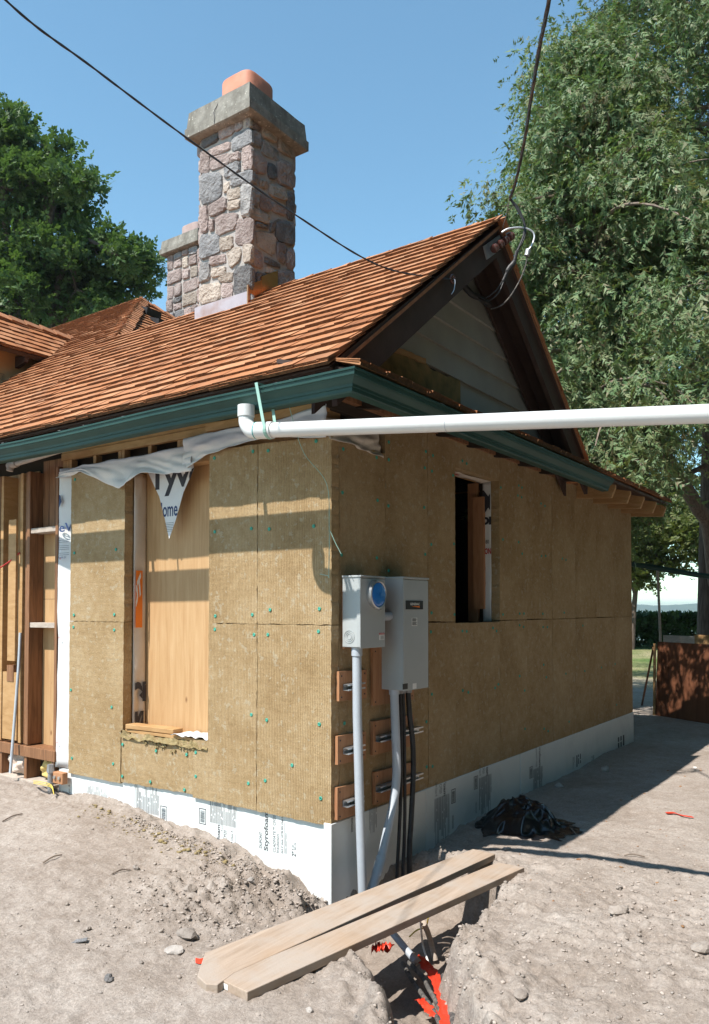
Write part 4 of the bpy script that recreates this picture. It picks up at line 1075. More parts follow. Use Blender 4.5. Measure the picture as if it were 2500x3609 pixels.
MB().box(-.012, .14, 2.81, 6.0, .40, .49, .003).build('sill_plate', 'old_wood', house)
MB().box(-.03, .14, 2.81, 6.0, .19, .215, .003).build('lower_plate', 'weathered', house)
for y in (2.83, 3.22, 3.60, 4.0): MB().box(.0, .13, y, y + .04, .215, .40).build('cripple_stud', 'old_wood', house)
def lump(name, mat, y0, y1, z0, z1, x, amp, seed, par=house):
    P = []
    for u in np.linspace(0, 1, 16):
        row = []
        for v in np.linspace(0, 1, 16):
            e = (math.sin(math.pi * u) * math.sin(math.pi * v)) ** .35
            row.append((x + .07 - (.07 + amp * float(fbm(u * 4, v * 4, seed, 3))) * e, y0 + (y1 - y0) * u, z0 + (z1 - z0) * v))
        P.append(row)
    return MB().grid(P).build(name, mat, par, smooth='all', recalc=False)
lump('spray_foam', 'spray_foam', 2.86, 3.12, .21, .40, .05, .04, 2.); lump('fibre_batt', 'pink_wool', 3.26, 3.6, .215, .42, .02, .05, 6.)
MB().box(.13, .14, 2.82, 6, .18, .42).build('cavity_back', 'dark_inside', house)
# rubble footing under the old wall
for i in range(9):
    y = 2.80 + i * .33
    P = lump('footing_stone', 'stone_pink' if i % 2 else 'stone_grey', y, y + .34, -.12, .20, -.02 + .01 * (i % 3), .03, 10. + i)
MB().box(.02, .2, 2.8, 6.0, -.3, .19).build('footing', 'mortar', house)
MB().box(.0, .16, 6.0, 12.0, .1, 2.9).build('old_siding', 'siding', house)

# ---- window opening in the gable end
MB().box(WX1 - .005, WX1 + .028, .205, .30, WZ0, WZ1).build('window_stud', 'ply_red', house)
MB().box(WX1 - .04, WX1 + .02, .13, .235, WZ0 + .11, WZ1 - .13).build('window_stud', 'ply_red', house)
ww = sheet('window_wrap', lambda u, v: (WX1 - .004 - .01 * abs(float(vnoise(u * 3, v * 9, 4))), .075 + u * .08, WZ0 + v * (WZ1 - WZ0)), 6, 30, 'wrap', house)
vs, fs = glyphs('X', .26, .02); p = W(1725, 1770, 0, WX1 - .012)
place_print('printed_lettering', vs, fs, lambda u, v: (WX1 - .0155, .19 - u * .9 - .01, p[2] - .09 + v), 'ink', ww, [((0, .078, 0), (0, 1, 0)), ((0, .152, 0), (0, -1, 0))])
vs, fs = glyphs('DI', .085, .006); place_print('printed_lettering', vs, fs, lambda u, v: (WX1 - .0155, .155 - u, p[2] - .19 + v), 'ink', ww)
vs, fs = glyphs('1-80', .045); place_print('printed_lettering', vs, fs, lambda u, v: (WX1 - .0155, .152 - u * .75, p[2] - .36 + v), 'ink', ww)
vs, fs = glyphs('PON', .07, .002); place_print('printed_lettering', vs, fs, lambda u, v: (WX1 - .0155, .152 - u * .55, p[2] - .45 + v), 'ink_red', ww)
sheet('window_wrap', lambda u, v: (WX0 + .0 + u * (WX1 - WX0), .078 + v * .10, WZ1 + .002 - .012 * abs(float(vnoise(u * 6, v * 2, 7)))), 16, 5, 'wrap_back', house)
place_print('red_print', [(0, 0), (.26, .01), (.26, .03), (0, .02)], [(0, 1, 2, 3)], lambda u, v: (WX0 + .03 + u, .10 + v, WZ1 - .0125), 'ink_red', house)
MB().box(WX0 - .02, WX1 + .0, .09, .22, WZ1 + .004, WZ1 + .03).build('window_header', 'lumber', house)
MB().box(WX0, WX1, .078, .21, WZ0 - .028, WZ0 - .003).build('window_sill', 'dark_inside', house)
MB().beam((2.17, .62, 1.30), (2.30, .5, 2.05), .012, .16).build('leaning_board', 'weathered', house)

# ---- chimneys
def split(rect, r, out, mx=.22, mn=.075):
    x, y, w, h = rect
    if (w < mx and h < mx * .8 and (w * h < .034 or r.random() < .55)) or (w < 2 * mn and h < 2 * mn): out.append(rect); return
    if (w > h * 1.25 or (r.random() < .25 and w > h)) and w >= 2 * mn:
        t_ = r.uniform(.36, .64) * w; split((x, y, t_, h), r, out, mx, mn); split((x + t_, y, w - t_, h), r, out, mx, mn)
    elif h >= 2 * mn:
        t_ = r.uniform(.36, .64) * h; split((x, y, w, t_), r, out, mx, mn); split((x, y + t_, w, h - t_), r, out, mx, mn)
    else: out.append(rect)
def stone_mesh(mb_, O, U, V_, N, rect, r, gap=.006, ext=(0, 0)):
    x, y, w, h = rect; x0 = x + gap - ext[0]; x1 = x + w - gap + ext[1]; y0 = y + gap; y1 = y + h - gap
    cx_, cy_, a, b = (x0 + x1) / 2, (y0 + y1) / 2, (x1 - x0) / 2, (y1 - y0) / 2; n = 14
    pr = r.uniform(.016, .040); out = []; ex = r.uniform(.26, .42)
    tilt = (r.uniform(-.35, .35), r.uniform(-.35, .35))
    for k in range(n):
        t_ = 2 * math.pi * (k + .5) / n; c_, s_ = math.cos(t_), math.sin(t_)
        jx, jy = r.uniform(.86, 1.04), r.uniform(.86, 1.04)
        out.append((a * jx * math.copysign(abs(c_) ** ex, c_), b * jy * math.copysign(abs(s_) ** ex, s_)))
    rings = []
    for sc_, hh in ((1.0, -.012), (1.0, .45), (.90, .85), (.55, 1.0)):
        rg = []
        for (u, v) in out:
            d_ = -.012 if hh < 0 else pr * (hh + (tilt[0] * u / a + tilt[1] * v / b) * .6 * (hh > .5) + r.uniform(-.16, .16))
            rg.append(O + U * (cx_ + u * sc_) + V_ * (cy_ + v * sc_) + N * d_)
        rings.append(rg)
    b0 = len(mb_.v); mb_.loft(rings, cap=False)
    mb_.v.append(tuple(O + U * cx_ + V_ * cy_ + N * pr * r.uniform(.9, 1.15))); c = len(mb_.v) - 1
    for k in range(n): mb_.f.append((b0 + 3 * n + k, b0 + 3 * n + (k + 1) % n, c))
def poly_stone(O3, N, quad, r):
    """rounded, rough-faced stone on a wall plane; quad: four wall points in order"""
    P = []
    Q = [np.array(q, float) for q in quad]; c = sum(Q) / 4
    for k in range(4):
        a, b, p = Q[k], Q[(k + 1) % 4], Q[k - 1]
        for t_ in (.16, .5, .84): P.append(a + (b - a) * t_)
    n = len(P); P = [c + (p - c) * r.uniform(1.0, 1.09) for p in P]
    pr = r.uniform(.014, .030); tl = r.uniform(-.5, .5), r.uniform(-.5, .5); rings = []
    ex = max(np.linalg.norm(p - c) for p in P)
    for sc_, hh in ((1.0, -.02), (1.0, .40), (.92, .80), (.66, 1.0), (.33, 1.05)):
        rg = []
        for p in P:
            q = c + (p - c) * sc_; d_ = -.02 if hh < 0 else pr * (hh + ((q - c)[2] * tl[0] + ((q - c)[0] + (q - c)[1]) * tl[1]) / ex * (hh > .5) + r.uniform(-.2, .2))
            rg.append(q + N * d_ + (np.array([r.uniform(-1, 1), r.uniform(-1, 1), r.uniform(-1, 1)]) * .004 if 0 < hh < 1 else 0))
        rings.append(rg)
    m = MB(); m.loft(rings, cap=False); m.v.append(tuple(c + N * pr * 1.02)); k0 = len(m.v) - 1
    for k in range(n): m.f.append((4 * n + k, 4 * n + (k + 1) % n, k0))
    return m
ST_L = [((360,660),(500,600),(500,720),(360,780),'d'),((510,590),(640,530),(640,650),(515,710),'p'),((650,520),(705,495),(705,610),(645,640),'p'),((715,500),(775,470),(778,595),(715,610),'t'),((615,660),(785,600),(790,745),(615,815),'g'),
 ((400,790),(600,715),(600,790),(430,850),'p'),((348,800),(425,805),(420,990),(348,1005),'p'),((435,860),(595,815),(590,910),(430,975),'p'),((600,830),(690,805),(690,885),(598,900),'p'),((705,770),(790,750),(792,950),(710,960),'p'),
 ((555,935),(690,885),(690,990),(550,1040),'g'),((348,1010),(535,980),(530,1200),(348,1270),'g'),((610,1020),(795,955),(792,1070),(615,1110),'g'),((545,1080),(595,1060),(590,1150),(545,1160),'t'),((580,1135),(695,1110),(690,1195),(580,1230),'t'),
 ((700,1090),(792,1075),(790,1345),(700,1365),'g2'),((580,1240),(690,1210),(685,1285),(585,1315),'t'),((420,1260),(570,1190),(575,1310),(430,1370),'p'),((348,1285),(415,1270),(415,1490),(348,1515),'p'),((475,1350),(665,1325),(665,1460),(490,1530),'p'),
 ((425,1395),(470,1380),(465,1480),(430,1490),'p'),((650,1390),(795,1360),(792,1590),(650,1610),'p'),((345,1530),(505,1510),(510,1680),(345,1740),'g'),((520,1550),(625,1520),(630,1630),(520,1665),'t'),((570,1640),(695,1620),(690,1740),(600,1810),'t'),
 ((710,1605),(792,1595),(790,1745),(720,1765),'t'),((430,1720),(560,1680),(565,1760),(440,1790),'p'),((440,1810),(565,1785),(565,1860),(445,1890),'t'),((343,1760),(430,1750),(430,1900),(345,1930),'g2'),((500,1890),(625,1830),(620,1920),(530,1930),'t'),
 ((343,1955),(520,1915),(515,2080),(345,2115),'t'),((525,1935),(625,1930),(620,2060),(530,2060),'p'),((635,1800),(792,1770),(792,1990),(640,2040),'d'),((343,2125),(520,2095),(520,2200),(343,2230),'p'),((530,2075),(640,2060),(640,2180),(530,2200),'t'),((650,2050),(790,2010),(790,2120),(650,2160),'g')]
ST_R = [((772,480),(880,540),(880,640),(775,600),'p'),((885,550),(1010,630),(1010,740),(890,680),'t'),((1020,650),(1162,740),(1162,870),(1030,800),'t'),((772,615),(880,660),(880,775),(775,740),'g'),((890,700),(1035,800),(1030,890),(890,830),'g2'),
 ((772,785),(930,880),(925,1010),(775,960),'p'),((940,900),(1010,930),(1005,1050),(945,1030),'d'),((1025,870),(1162,930),(1162,1140),(1020,1070),'p'),((772,975),(850,1020),(855,1090),(775,1060),'g'),((865,1040),(935,1070),(930,1130),(870,1110),'t'),
 ((945,1060),(1095,1130),(1090,1240),(950,1180),'t'),((1100,1160),(1162,1170),(1162,1400),(1100,1370),'d'),((772,1100),(860,1150),(860,1290),(775,1250),'g2'),((870,1160),(960,1210),(955,1330),(870,1290),'p'),((772,1275),(960,1345),(955,1430),(775,1380),'t'),
 ((970,1240),(1090,1290),(1090,1360),(970,1310),'p'),((830,1405),(945,1440),(940,1475),(840,1450),'d'),((1000,1380),(1162,1430),(1160,1620),(1010,1560),'d'),((845,1480),(1000,1520),(1000,1700),(850,1620),'t'),((958,1415),(992,1430),(988,1500),(958,1490),'d'),
 ((772,1395),(825,1420),(835,1500),(775,1590),'p'),((1015,1580),(1090,1600),(1085,1780),(1015,1720),'p'),((1098,1640),(1160,1650),(1158,1830),(1098,1790),'p'),((772,1605),(900,1680),(895,1810),(775,1770),'p'),((912,1700),(1045,1770),(1040,1805),(918,1765),'d'),
 ((1020,1815),(1158,1840),(1156,1990),(1040,1965),'p'),((915,1785),(1010,1825),(1005,1890),(920,1850),'t'),((772,1785),(830,1800),(830,1960),(775,1985),'d'),((840,1830),(935,1865),(930,1930),(845,1950),'d'),((772,2000),(930,1940),(930,2060),(772,2120),'p'),((940,1900),(1150,2000),(1150,2100),(940,2060),'t')]
STM = dict(d='stone_dark', p='stone_pink', g='stone_grey', g2='stone_speckled', t='stone_tan')
SM = ['stone_pink'] * 5 + ['stone_grey'] * 4 + ['stone_tan'] * 3 + ['stone_dark'] * 1
def chimney(x0, x1, y0, y1, zb, zt, seed, capz, over, flue_h, flue_mat, mx, obj_faces, traced=None):
    r = random.Random(seed)
    core_ = MB().box(x0, x1, y0, y1, zb - .8, zt + .02).build('chimney', 'mortar', house)
    zb2 = zb - .5
    faces = {'-x': ((x0, y1, zb2), (0, -1, 0), (-1, 0, 0), y1 - y0), '-y': ((x0, y0, zb2), (1, 0, 0), (0, -1, 0), x1 - x0),
             '+x': ((x1, y0, zb2), (0, 1, 0), (1, 0, 0), y1 - y0), '+y': ((x1, y1, zb2), (-1, 0, 0), (0, 1, 0), x1 - x0)}
    for nm, (O, U, N, w) in faces.items():
        if traced and nm in traced:
            ax, val = (0, x0 - .018) if nm == '-x' else (1, y0 - .018)
            for *q, tone in traced[nm]:
                pts = [W(560 + a / 2.425, 200 + b / 2.425, ax, val) for a, b in q]
                for p_ in pts: p_[ax] = x0 if ax == 0 else y0
                poly_stone(None, np.array(N, float), pts, r).build('stone', STM[tone], core_)
            continue
        rects = []; split((0, 0, w, zt - zb2), r, rects, mx); O, U, N = [np.array(q, float) for q in (O, U, N)]
        joined = MB()
        for q in rects:
            ext = (.016 if q[0] < .01 else 0, .016 if q[0] + q[2] > w - .01 else 0)
            if nm in obj_faces and q[1] + q[3] > .25:
                m = MB(); stone_mesh(m, O, U, np.array([0, 0, 1.]), N, q, r, ext=ext); 
                tone = 'stone_dark' if r.random() < .08 else r.choice(SM)
                m.build('stone', tone, core_, recalc=True)
            else: stone_mesh(joined, O, U, np.array([0, 0, 1.]), N, q, r, ext=ext)
        if joined.v: tag(joined.build('stones', 'stone_pink', core_), kind='stuff')
    sq = lambda o_, z_, n=6: [p for (a, b) in (((x0 - o_, y0 - o_), (x1 + o_, y0 - o_)), ((x1 + o_, y0 - o_), (x1 + o_, y1 + o_)), ((x1 + o_, y1 + o_), (x0 - o_, y1 + o_)), ((x0 - o_, y1 + o_), (x0 - o_, y0 - o_)))
                             for p in [(a[0] + (b[0] - a[0]) * k / n + r.uniform(-.002, .002), a[1] + (b[1] - a[1]) * k / n + r.uniform(-.002, .002), z_ + r.uniform(-.002, .002)) for k in range(n)]]
    H = capz
    cp = MB().loft([sq(.03, zt - .01), sq(over - .02, zt - .002), sq(over, zt + .010), sq(over, zt + H * .38), sq(over - .014, zt + H * .40), sq(over - .028, zt + H), sq(-.08, zt + H + .015)]).build('chimney_cap', 'concrete', core_)
    fx, fy, fr = (x0 + x1) / 2, (y0 + y1) / 2, .205
    def rs(o_, z_):
        out = []
        for k in range(24):
            t_ = 2 * math.pi * k / 24; c_, s_ = math.cos(t_), math.sin(t_)
            out.append((fx + o_ * math.copysign(abs(c_) ** .45, c_), fy + o_ * math.copysign(abs(s_) ** .45, s_), z_))
        return out
    z1 = zt + H
    MB().loft([rs(fr, z1), rs(fr, z1 + flue_h - .02), rs(fr - .008, z1 + flue_h), rs(fr - .03, z1 + flue_h), rs(fr - .032, z1 + .02)]).build('flue_pot', flue_mat, core_, smooth=True)
    return core_
ch1 = chimney(1.46, 2.11, 2.07, 2.72, 4.4, 6.225, 5, .27, .105, .34, 'terracotta', .30, ('-x', '-y'), {'-x': ST_L, '-y': ST_R})
ch2p = W(593, 1050, 0, 4.42)
ch2 = chimney(4.42, 5.05, ch2p[1] - .66, ch2p[1], 6.0, 7.20, 9, .22, .10, .25, 'grey_flue', .36, ('-x',))
# crack in the cap and copper flashing
MB().tube(cr([(1.354, 2.42, 6.235), (1.353, 2.41, 6.30), (1.36, 2.43, 6.36), (1.375, 2.40, 6.42), (1.392, 2.39, 6.49)], 4), .003, 4).build('crack', 'ink', ch1)
zf = lambda x: RZ - SL * (RX - x)
MB().add([(1.425, 2.745, zf(1.42) - .06), (1.425, 2.045, zf(1.42) - .06), (1.425, 2.045, zf(1.42) + .155), (1.425, 2.745, zf(1.42) + .155), (1.44, 2.745, zf(1.42) + .155), (1.44, 2.045, zf(1.42) + .155)], [(0, 1, 2, 3), (3, 2, 5, 4)]).build('copper_apron', 'copper_pale', ch1)
for i, (xa, xb) in enumerate(((1.42, 1.63), (1.60, 1.83))):
    MB().add([(xa, 2.035 - .004 * i, zf(xa) - .05), (xb, 2.035 - .004 * i, zf(xb) - .05), (xb, 2.035 - .004 * i, zf(xb) + .17), (xa, 2.035 - .004 * i, zf(xa) + .21),
              (xa, 2.05, zf(xa) - .05), (xb, 2.05, zf(xb) - .05), (xb, 2.05, zf(xb) + .17), (xa, 2.05, zf(xa) + .21)], [(0, 1, 2, 3), (7, 6, 5, 4), (0, 4, 5, 1), (1, 5, 6, 2), (2, 6, 7, 3), (3, 7, 4, 0)]).build('step_flashing', 'copper', ch1)
yb2 = ch2p[1] - .66
for i in range(3):
    xa = 4.38; ya = ch2p[1] + .02 - i * .22; zz = HZ - .55 + .02 - i * .17 + .35
    MB().add([(xa, ya, zz - .3), (xa, ya - .24, zz - .45), (xa, ya - .24, zz - .08), (xa, ya, zz + .06), (xa + .02, ya, zz - .3), (xa + .02, ya - .24, zz - .45), (xa + .02, ya - .24, zz - .08), (xa + .02, ya, zz + .06)],
             [(0, 1, 2, 3), (7, 6, 5, 4), (0, 4, 5, 1), (1, 5, 6, 2), (2, 6, 7, 3), (3, 7, 4, 0)]).build('step_flashing', 'copper_pale', ch2)

# ================================================================== THINGS ON AND AROUND THE HOUSE
# ---- white drain pipe hung from the gutter
pipe_pts = [(-.505, .205, 2.80), (-.505, .205, 2.755)]
el = [(-.54, .205, 2.755), (-.54, .20, 2.71), (-.5405, .165, 2.668), (-.542, .11, 2.654), (-.5465, .05, 2.6505)]
run = [(-.5465, .05, 2.6505) , (-.235, -2.131, 2.489), (.118, -4.6, 2.306)]
pv = thing('drain_pipe', 'white plastic drain pipe strapped under the gutter corner, running out to the right', 'pipe', (-.45, -1.2, 0))
MB().tube(run, .0415, 20).build('pipe_run', 'pvc_white', pv, smooth=True)
MB().tube(cr(el, 6), .0435, 20).build('elbow', 'pvc_white', pv, smooth=True)
MB().tube([(-.54, .205, 2.815), (-.54, .205, 2.75)], .049, 20).build('elbow_socket', 'pvc_white', pv, smooth=True)
MB().tube([(-.5545, .106, 2.6546), (-.5395, .001, 2.6469)], .048, 20).build('coupling', 'pvc_white', pv, smooth=True)
MB().tube([(-.5551, .110, 2.655), (-.5543, .104, 2.6545)], .0487, 20).build('primer_ring', 'pvc_purple', pv)
MB().tube([(-.3937, -1.02, 2.5713), (-.3932, -1.0235, 2.5710)], .0419, 20).build('seam_ring', 'pvc_grey', pv)
MB().tube([(.118, -4.6, 2.306), (.125, -4.66, 2.25), (.128, -4.68, 2.1), (.13, -4.68, -.05)], .0415, 16).build('downpipe', 'pvc_white', pv, smooth=True)
sp = []
yc, zc2, xc = .02, 2.6484, -.5422
strap_path = [(-.565, .105, 2.925)]
for k in range(0, 13):
    a = math.radians(170 + 200 * k / 12); strap_path.append((xc + .0495 * math.cos(a), yc, zc2 + .0495 * math.sin(a)))
strap_path.append((-.44, .10, 2.86)); strap_path.append((-.425, .11, 2.915)); strap_path.append((-.49, .11, 2.928)); strap_path.append((-.565, .105, 2.925))
def ribbon(path, wv, th=.0012):
    mb_ = MB(); P = [np.array(p, float) for p in path]; wv = np.array(wv, float)
    for i in range(len(P) - 1):
        d = P[i + 1] - P[i]; n_ = np.cross(d, wv); n_ /= np.linalg.norm(n_)
        a = [P[i] - wv, P[i] + wv, P[i + 1] + wv, P[i + 1] - wv]; mb_.add([q - n_ * th for q in a] + [q + n_ * th for q in a], [(0, 1, 2, 3), (7, 6, 5, 4), (0, 4, 5, 1), (1, 5, 6, 2), (2, 6, 7, 3), (3, 7, 4, 0)])
    return mb_
ribbon(strap_path, (0, .0105, 0)).build('hanging_strap', 'strap_green', pv)
# thin loose wire down the corner
lw = cr([(-.44, -.02, 2.84), (-.40, -.03, 2.72), (-.30, -.03, 2.55), (-.10, -.04, 2.40), (-.06, -.03, 2.15), (-.05, -.02, 1.86), (-.045, -.01, 1.85), (-.035, .06, 1.862)], 6)
tag(MB().tube(lw, .0022, 5).build('loose_wire', 'strap_green'), 'thin pale green wire dangling down the insulated house corner', 'wire')
tag(MB().tube(cr([(-.056, -.034, 2.12), (-.04, -.06, 2.05), (-.02, -.09, 1.98)], 5), .0022, 5).build('loose_wire', 'strap_green'), 'short bent wire end sticking out near the meter box top', 'wire')
# small old drain under the gutter at the left
od = thing('old_drain_pipe', 'dirty grey old drain pipe tucked under the gutter at far left', 'pipe', tuple(W(100, 1610, 0, -.12)))
a, b = W(40, 1640, 0, -.12), W(212, 1588, 0, -.12)
MB().tube([a, b, b + (b - a) * .3], .022, 12).build('pipe_run', 'weathered', od, smooth=True); MB().tube([a + (b - a) * .12, a - (b - a) * .05], .030, 12).build('end_cap', 'weathered', od, smooth=True)
MB().tube([a + (0, .0, .01), a + (-.01, .005, -.05)], .028, 12).build('elbow', 'weathered', od, smooth=True)

# ---- electric meter socket and transfer switch
MX0, MX1, MY, MZ0, MZ1 = .085, .352, -.155, 1.413, 1.848
mt = thing('electric_meter_box', 'grey metal meter box with round blue cover on the shaded wall', 'meter box', (.2, -.08, MZ0))
MB().box(MX0, MX1, MY, -.022, MZ0, MZ1, .003).build('box_body', 'steel_grey', mt)
MB().box(MX0 - .004, MX1 + .004, MY - .006, MY - .0005, MZ0 - .006, MZ1 - .012, .002).build('front_cover', 'steel_grey', mt)
MB().box(MX0 - .006, MX1 + .006, MY - .010, -.022, MZ1 - .006, MZ1 + .006, .002).build('top_lip', 'steel_grey', mt)
MB().box(MX0 - .0045, MX0 - .0005, MY - .004, MY + .02, MZ0 + .004, MZ1 - .015).build('side_flange', 'steel_grey', mt)
mcx, mcz = .236, 1.737
def circ(r_, y, n=36): return [(mcx + r_ * math.cos(2 * math.pi * k / n), y, mcz + r_ * math.sin(2 * math.pi * k / n)) for k in range(n)]
MB().loft([circ(.088, MY - .004), circ(.088, MY - .038), circ(.082, MY - .042), circ(.077, MY - .038), circ(.077, MY - .02)], cap=False).build('sealing_ring', 'galv', mt, smooth=True)
rings = []
for r_, y in ((.078, MY - .03), (.074, MY - .040), (.06, MY - .043), (.03, MY - .045), (.002, MY - .046)):
    rings.append([(p[0] + rng.uniform(-.001, .001), p[1] + rng.uniform(-.0018, .0018), p[2]) for p in circ(r_, y)])
MB().loft(rings).build('meter_cover', 'blue_cap', mt, smooth='all')
MB().box(mcx + .02, mcx + .045, MY - .036, MY - .015, mcz - .098, mcz - .083, .002).build('ring_latch', 'galv', mt)
for r_ in (.040, .029, .018):
    rg = lambda q, dx: [(MX0 - dx, -.075 + q * math.cos(2 * math.pi * k / 24), MZ0 + .065 + q * math.sin(2 * math.pi * k / 24)) for k in range(24)]
    MB().loft([rg(r_, .0), rg(r_, .003), rg(r_ - .003, .003), rg(r_ - .003, .0)], cap=False).build('knockout_ring', 'steel_grey', mt, smooth=True)
MYF = MY - .0068
place_print('warning_label', [(.285, 1.452), (.345, 1.452), (.345, 1.497), (.285, 1.497)], [(0, 1, 2, 3)], lambda u, v: (u, MYF, v), 'label_white', mt)
place_print('warning_band', [(.285, 1.486), (.345, 1.486), (.345, 1.497), (.285, 1.497)], [(0, 1, 2, 3)], lambda u, v: (u, MYF - .0008, v), 'ink_red', mt)
vs, fs = glyphs('DANGER', .011); place_print('warning_text', vs, fs, lambda u, v: (.294 + u, MYF - .0014, 1.488 + v), 'label_white', mt)
for k in range(5): place_print('warning_lines', [(.30, 1.457 + k * .005), (.342 - .006 * (k % 2), 1.457 + k * .005), (.342 - .006 * (k % 2), 1.459 + k * .005), (.30, 1.459 + k * .005)], [(0, 1, 2, 3)], lambda u, v: (u, MYF - .0008, v), 'ink_grey', mt)
MB().box(MX0 + .02, .9, -.021, -.001, 1.40, 1.80).build('backing_board', 'ply_red', mt)
SX0, SX1, SY, SZ0, SZ1 = .52, .838, -.19, 1.117, 1.853
ts = thing('transfer_switch_box', 'tall grey generator switch box with black nameplate beside the meter', 'switch box', (.68, -.09, SZ0))
MB().box(SX0, SX1, SY, -.022, SZ0, SZ1, .003).build('box_body', 'steel_grey', ts)
MB().box(SX0 - .003, SX1 + .003, SY - .006, SY - .0006, SZ0 - .004, SZ1 - .012, .0025).build('front_door', 'steel_grey', ts)
MB().box(SX0 - .006, SX1 + .008, SY - .012, -.022, SZ1 - .006, SZ1 + .006, .002).build('top_lip', 'steel_grey', ts)
SF = SY - .0068
def sbox(px0, px1, py0, py1):
    f = lambda x, y: W(1050 + x / 2.0945, 1950 + y / 2.0945, 1, SF)
    a, b, c, d = f(px0, py1), f(px1, py1), f(px1, py0), f(px0, py0); return a[0] / 2 + d[0] / 2, b[0] / 2 + c[0] / 2, a[2] / 2 + b[2] / 2, c[2] / 2 + d[2] / 2
def plate(bx, mat, nm, par=ts, off=0.0):
    return place_print(nm, [(bx[0], bx[2]), (bx[1], bx[2]), (bx[1], bx[3]), (bx[0], bx[3])], [(0, 1, 2, 3)], lambda u, v: (u, SF - off, v), mat, par)
bx = sbox(797, 922, 350, 414); pc = MB().box(bx[0], bx[1], SF - .004, SF + .002, bx[2], bx[3], .001).build('nameplate', 'label_black', ts)
vs, fs = glyphs('GENERAC', 1.0, .02); us = [v[0] for v in vs]; ws = [v[1] for v in vs]
w_ = (bx[1] - bx[0]); h_ = bx[3] - bx[2]
place_print('nameplate_text', vs, fs, lambda u, v: (bx[0] + w_ * .22 + (u - min(us)) / (max(us) - min(us)) * w_ * .56, SF - .005, bx[2] + h_ * .48 + (v - min(ws)) / (max(ws) - min(ws)) * h_ * .27), 'label_white', pc)
place_print('nameplate_swoosh', [(bx[0] + w_ * .30, bx[2] + h_ * .36), (bx[0] + w_ * .78, bx[2] + h_ * .20), (bx[0] + w_ * .78, bx[2] + h_ * .40)], [(0, 1, 2)], lambda u, v: (u, SF - .005, v), 'ink_orange', pc)
bb = sbox(841, 882, 476, 536); plate(bb, 'label_white', 'sticker')
for k in range(8):
    z0 = bb[2] + (bb[3] - bb[2]) * (.1 + .1 * k + (.06 if k > 3 else 0)); plate((bb[0] + .006, bb[1] - .006 - .004 * (k % 3), z0, z0 + .0035), 'ink_grey', 'sticker_print', ts, .0008)
bb = sbox(774, 812, 962, 1004); plate(bb, 'label_black', 'sticker')
bb = sbox(848, 877, 960, 1000); plate(bb, 'label_white', 'sticker')
# nipple joining both boxes
tag(MB().tube([(.352, -.09, 1.60), (.40, -.09, 1.60), (.405, -.09, 1.60), (.515, -.09, 1.60)], [.034, .034, .029, .029], 16).build('conduit_nipple', 'pvc_grey', None, smooth=True), 'short grey conduit sleeve joining the meter box and switch box', 'conduit')

# ---- plywood pads with metal channel
def pad(name, label, x0, x1, z0, z1, sk, ch=None, mat='ply_red'):
    t_ = thing(name, label, 'mounting board', ((x0 + x1) / 2, -.012, z0), 'plywood mounting boards by the conduits')
    MB().prism([(x0, z0 + sk), (x1, z0), (x1, z1 - sk), (x0, z1)], lambda u, v: (u, -.004, v), lambda u, v: (u, -.026, v)).build('board', mat, t_)
    if ch:
        cx0, cx1, zc_ = ch; m = MB()
        prf = [(-.020, .0), (-.020, -.040), (-.010, -.040), (-.010, -.036), (-.017, -.036), (-.017, -.003), (.017, -.003), (.017, -.036), (.010, -.036), (.010, -.040), (.020, -.040), (.020, 0)]
        m.loft([[(cx0, -.028 + d, zc_ + s_) for s_, d in prf], [(cx1, -.028 + d, zc_ + s_) for s_, d in prf]]).build('strut_channel', 'galv', t_)
    for (sx, sz) in ((x0 + .025, z0 + .03), (x1 - .025, z0 + .03), (x0 + .025, z1 - .03), (x1 - .025, z1 - .03)):
        MB().tube([(sx, -.0262, sz), (sx, -.0285, sz)], .005, 8).build('screw', 'ink', t_)
    return t_
pad('mounting_board', 'small plywood pad with steel channel just below the meter box', .047, .345, 1.075, 1.265, .008, (.085, .27, 1.165))
pad('mounting_board', 'small plywood pad with steel channel, middle one behind the tall conduit', .033, .335, .688, .872, .01, (.085, .27, .775))
pad('mounting_board', 'small plywood pad with steel channel, lowest one by the house corner', .03, .315, .352, .56, .012, (.08, .26, .455))
pad('mounting_board', 'tall plywood strip mostly hidden behind the switch box', .42, .93, 1.01, 1.40, .008)
pad('mounting_board', 'wide plywood board with long steel channel behind the black cables, upper', .42, .93, .69, .915, .008, (.445, .99, .80))
pad('mounting_board', 'wide plywood board with long steel channel behind the black cables, lower', .44, .945, .362, .585, .012, (.445, .99, .475))

# ---- conduits and cables
cd_ = thing('electrical_conduit', 'straight tall grey conduit dropping from the meter box to the ground', 'conduit', (.16, -.10, -.3))
MB().tube([(.13, -.1, 1.42), (.135, -.1, 1.0), (.155, -.105, .4), (.175, -.11, -.05), (.18, -.115, -.38)], .0285, 18).build('pipe_run', 'pvc_grey', cd_, smooth=True)
MB().tube([(.13, -.1, 1.415), (.131, -.1, 1.36)], .034, 18).build('connector', 'pvc_grey', cd_, smooth=True)
cd2 = thing('electrical_conduit', 'curved grey conduit bending left below the switch box', 'conduit', (.45, -.12, -.2))
MB().tube(cr([(.555, -.10, 1.12), (.558, -.105, .95), (.565, -.11, .72), (.56, -.115, .55), (.52, -.12, .40), (.44, -.125, .24), (.36, -.13, .08), (.30, -.13, -.02), (.24, -.12, -.12)], 6), .029, 18).build('pipe_run', 'pvc_grey', cd2, smooth=True)
MB().tube([(.555, -.10, 1.118), (.556, -.102, 1.085)], .035, 18).build('connector', 'pvc_grey', cd2, smooth=True)
MB().tube(cr([(.36, -.13, .08), (.33, -.13, .03), (.30, -.13, -.02)], 4), .033, 18).build('coupling', 'pvc_grey', cd2, smooth=True)
